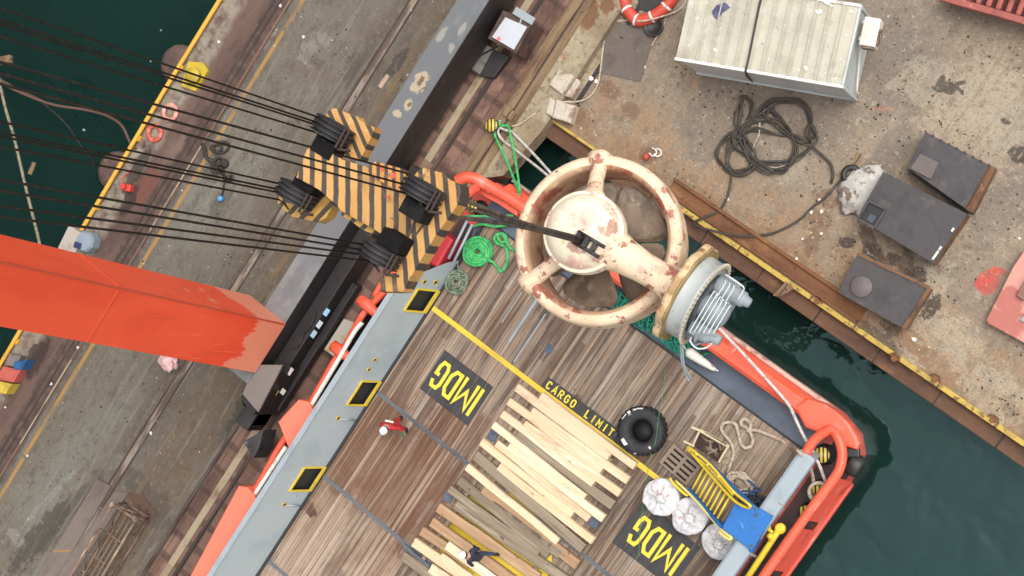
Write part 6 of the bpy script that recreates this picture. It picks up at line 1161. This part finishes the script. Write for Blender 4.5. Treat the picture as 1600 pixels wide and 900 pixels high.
# ------------------------------------------------------------------ people
m_skin = mat('skin', S(178, 128, 100), .6)
def person(label, base, face, J, m_body, m_legs, m_boot, m_helmet, m_glove, bend=0):
    """J: joints in body axes (x = facing, y = left, z = up)"""
    t = thing('person', label, 'person', base)
    R = Matrix.Translation(base) @ Matrix.Rotation(face, 4, 'Z')
    names = list(J); bm = bmesh.new(); V = {}
    E = [('pelvis', 'waist'), ('waist', 'chest'), ('chest', 'neck'), ('neck', 'head'), ('head', 'crown')]
    for s in 'LR': E += [('chest', 'sh'+s), ('sh'+s, 'el'+s), ('el'+s, 'wr'+s), ('wr'+s, 'pa'+s), ('pelvis', 'hi'+s), ('hi'+s, 'kn'+s), ('kn'+s, 'an'+s), ('an'+s, 'to'+s)]
    rad = {'pelvis': (.15, .12), 'waist': (.14, .11), 'chest': (.18, .13), 'neck': (.06, .06), 'head': (.095, .10), 'crown': (.085, .085)}
    for s in 'LR': rad.update({'sh'+s: (.085, .08), 'el'+s: (.055, .05), 'wr'+s: (.036, .036), 'pa'+s: (.042, .03), 'hi'+s: (.10, .10), 'kn'+s: (.075, .07), 'an'+s: (.055, .055), 'to'+s: (.05, .04)})
    me = bpy.data.meshes.new('person_body'); vs = [R @ Vector(J[n])-base for n in names]; idx = {n: i for i, n in enumerate(names)}
    ed = [(idx[a], idx[c]) for a, c in E]; radl = [rad[n] for n in names]
    for s in 'LR':                                              # five fingers on each palm
        pa = Vector(J['pa'+s]); wr = Vector(J['wr'+s]); d = (pa-wr).normalized(); side = d.cross(Vector((0, 0, 1)));  side = side.normalized() if side.length > .1 else Vector((0, 1, 0))
        cl = side.cross(d)
        for f, (o, L) in enumerate(((-.033, .062), (-.011, .075), (.011, .078), (.033, .068), (.05, .05))):
            r0 = len(vs); root = pa+side*o*.8 if f < 4 else pa+side*.03-d*.03
            mid = root+d*L*.55+(side*.03 if f == 4 else Vector((0, 0, 0))); tip = mid+d*L*.35-cl*.025
            vs += [R @ mid-base, R @ tip-base]; ed += [(idx['pa'+s], r0), (r0, r0+1)]; radl += [(.011, .011), (.009, .009)]
    me.from_pydata([tuple(v) for v in vs], ed, []); o = bpy.data.objects.new('body', me); COL.objects.link(o)
    sk = o.modifiers.new('skin', 'SKIN'); sk.use_smooth_shade = True
    for i, r in enumerate(radl): me.skin_vertices[0].data[i].radius = r
    me.skin_vertices[0].data[0].use_root = True
    ss = o.modifiers.new('sub', 'SUBSURF'); ss.levels = 1; ss.render_levels = 1
    dg = bpy.context.evaluated_depsgraph_get(); nm = bpy.data.meshes.new_from_object(o.evaluated_get(dg)); o.modifiers.clear(); o.data = nm; o.parent = t
    for m in (m_body, m_legs, m_boot, m_glove, m_skin): nm.materials.append(m)
    inv = R.inverted(); pts = {n: R @ Vector(J[n])-base for n in names}
    for p_ in nm.polygons:
        c = p_.center; k = min(names, key=lambda n: (pts[n]-c).length); p_.use_smooth = True
        p_.material_index = 4 if k in ('head', 'crown', 'neck') else 3 if k[:2] in ('wr', 'pa') else 2 if k[:2] in ('an', 'to') else 1 if k[:2] in ('hi', 'kn') else 0
    hd = pts['head']+base; cw = pts['crown']+base; upv = (cw-hd).normalized(); fw = R.to_3x3() @ Vector((1, 0, 0)); fw = (fw-upv*fw.dot(upv)).normalized(); lf = upv.cross(fw)
    Mh = Matrix((fw, lf, upv)).transposed().to_4x4(); Mh.translation = hd
    b = B(); M = Mh @ Matrix.Translation((0, 0, .06)); b.lathe([(.135, 0), (.142, .008), (.128, .02), (.125, .06), (.1, .11), (.06, .138), (0, .145)], 20, M, fn=lambda a: 1.12 if abs(math.sin(a/2)) < .3 else 1); b.box(None, (.20, .02, .02), M=M @ Matrix.Translation((0, 0, .14))); part('helmet', b, m_helmet, t)
    b = B(); b.lathe([(0, -.016), (.012, -.012), (.016, 0), (.008, .03), (0, .034)], 8, Mh @ Matrix.Translation((.098, 0, -.02)))
    for s in (-1, 1): b.lathe([(0, -.03), (.014, -.02), (.016, .01), (0, .03)], 8, Mh @ Matrix.Translation((0, s*.098, -.01)))
    part('nose_and_ears', b, m_skin, t)
    b = B()
    for s in (-1, 1): b.lathe([(0, -.011), (.011, 0), (0, .011)], 8, Mh @ Matrix.Translation((.088, s*.035, .012)))
    b.box(None, (.012, .05, .01), M=Mh @ Matrix.Translation((.089, 0, -.055))); part('eyes_and_mouth', b, mat('face_dark', S(70, 44, 38), .5), t)
    b = B(); b.lathe([(.118, -.04), (.122, .0), (.12, .05), (.1, .07)], 16, Mh @ Matrix.Translation((-.012, 0, .02)), fn=lambda a: .6 if abs(a-math.pi) > 2.0 else 1); part('hair', b, mat('dark_hair', S(36, 30, 28), .7), t)
    return t, pts, R
def joints(**k):
    J = dict(pelvis=(0, 0, .93), waist=(.01, 0, 1.1), chest=(.0, 0, 1.32), neck=(.0, 0, 1.49), head=(.03, 0, 1.60), crown=(.03, 0, 1.68),
      shL=(0, .19, 1.40), shR=(0, -.19, 1.40), elL=(.02, .27, 1.13), elR=(.02, -.27, 1.13), wrL=(.12, .26, .92), wrR=(.12, -.26, .92), paL=(.15, .26, .85), paR=(.15, -.26, .85),
      hiL=(0, .10, .88), hiR=(0, -.10, .88), knL=(.03, .12, .49), knR=(.03, -.12, .49), anL=(0, .13, .09), anR=(0, -.13, .09), toL=(.17, .14, .05), toR=(.17, -.14, .05)); J.update(k); return J
m_redc = mat('red_coverall', S(186, 34, 44), .7, 0, (('n', S(150, 26, 36), 3, .5, .66),)); m_gg = mat('green_glove', S(58, 112, 62), .8); m_bt = mat('dark_boot', S(40, 34, 34), .6); m_hw = mat('white_helmet', S(236, 236, 234), .35)
base = P(634, 661, D); base.z = D
t, pts, R = person('person in red coverall and white helmet walking on the deck beside the grey bulwark', base, math.radians(-65), joints(elL=(.08, .36, 1.16), wrL=(.26, .42, 1.02), paL=(.33, .43, .99), elR=(.06, -.36, 1.15), wrR=(.22, -.42, 1.0), paR=(.29, -.43, .97), knL=(.16, .11, .52), anL=(.16, .12, .12), toL=(.33, .13, .07), knR=(-.04, -.12, .5), anR=(-.2, -.13, .13), toR=(-.06, -.14, .05), waist=(.05, 0, 1.1), chest=(.1, 0, 1.31), neck=(.16, 0, 1.46), head=(.2, 0, 1.56), crown=(.22, 0, 1.64), shL=(.1, .19, 1.38), shR=(.1, -.19, 1.38)), m_redc, m_redc, m_bt, m_hw, m_gg)
b = B()
for s in (-1, 1): q = R @ Vector((.02, s*.1, 1.2)); b.box(None, (.05, .05, .28), M=R @ Matrix.Translation((.13, s*.1, 1.28)))
b.box(None, (.06, .3, .04), M=R @ Matrix.Translation((-.08, 0, 1.3))); part('reflective_strip', b, m_trim, t)
m_nv = mat('navy_overall', S(40, 44, 62), .75, 0, (('n', S(30, 32, 46), 3, .5, .66),)); m_nvl = mat('blue_trousers', S(52, 62, 92), .75)
base = P(766, 866, 1.17); base.z = 1.17
t, pts, R = person('person in dark navy clothes and white helmet striding over the timbers', base, math.radians(196), joints(elL=(.02, .29, 1.15), wrL=(.2, .3, 1.02), paL=(.27, .3, 1.0), elR=(.0, -.29, 1.14), wrR=(.18, -.26, 1.0), paR=(.25, -.25, .98), knL=(.22, .1, .52), anL=(.18, .12, .1), toL=(.36, .13, .06), knR=(-.06, -.11, .5), anR=(-.34, -.12, .14), toR=(-.2, -.13, .05), waist=(.06, 0, 1.09), chest=(.14, 0, 1.29), neck=(.24, 0, 1.42), head=(.3, 0, 1.51), crown=(.33, 0, 1.59), shL=(.14, .19, 1.36), shR=(.14, -.19, 1.36)), m_nv, m_nvl, m_bt, m_hw, m_nv)
base = P(1012, 912, D); base.z = D
m_or = mat('orange_jacket', S(222, 108, 48), .7); m_dk = mat('dark_trousers', S(46, 38, 38), .8)
person('person in an orange jacket and green helmet at the bottom edge beside the painted letters', base, math.radians(-120), joints(), m_dk, m_dk, m_bt, mat('green_helmet', S(104, 132, 52), .4), m_or)

# ------------------------------------------------------------------ loose grit and dirt on the two quays
def grit(name, n, region, m):
    b = B(); rnd = random.Random(5)
    while n:
        px, py = rnd.uniform(*region[0]), rnd.uniform(*region[1]); p = P(px, py, .004)
        if not region[2](p): continue
        if noise.noise(Vector((p.x*.5, p.y*.5, 3)))+noise.noise(Vector((p.x*1.7, p.y*1.7, 9)))*.6 < rnd.uniform(-.3, .6): continue
        n -= 1; r = .012+.03*rnd.random()**3; k = rnd.randint(4, 6); a0 = rnd.random()*6; b.mi = rnd.choice((0, 0, 0, 1, 2))
        b.prism([(p.x+r*rnd.uniform(.6, 1.3)*math.cos(a0+i*6.283/k), p.y+r*rnd.uniform(.6, 1.3)*math.sin(a0+i*6.283/k)) for i in range(k)], .003, .006+r*.5)
    o = bpy.data.objects.new(name, b.mesh(name, m)); COL.objects.link(o); o['kind'] = 'stuff'; o['label'] = 'loose grit and rust flakes scattered over the ground'; o['category'] = 'grit'
m_g = [mat('grit_dark', S(62, 50, 42), .9), mat('grit_pale', S(190, 176, 154), .9), mat('grit_rust', S(120, 74, 48), .9)]
grit('grit', 1500, ((840, 1600), (0, 690), lambda p: p.x > -1.6 and p.y > 5.55), m_g)
grit('grit', 700, ((0, 760), (0, 900), lambda p: -12.7 < p.x < -6.4), m_g)
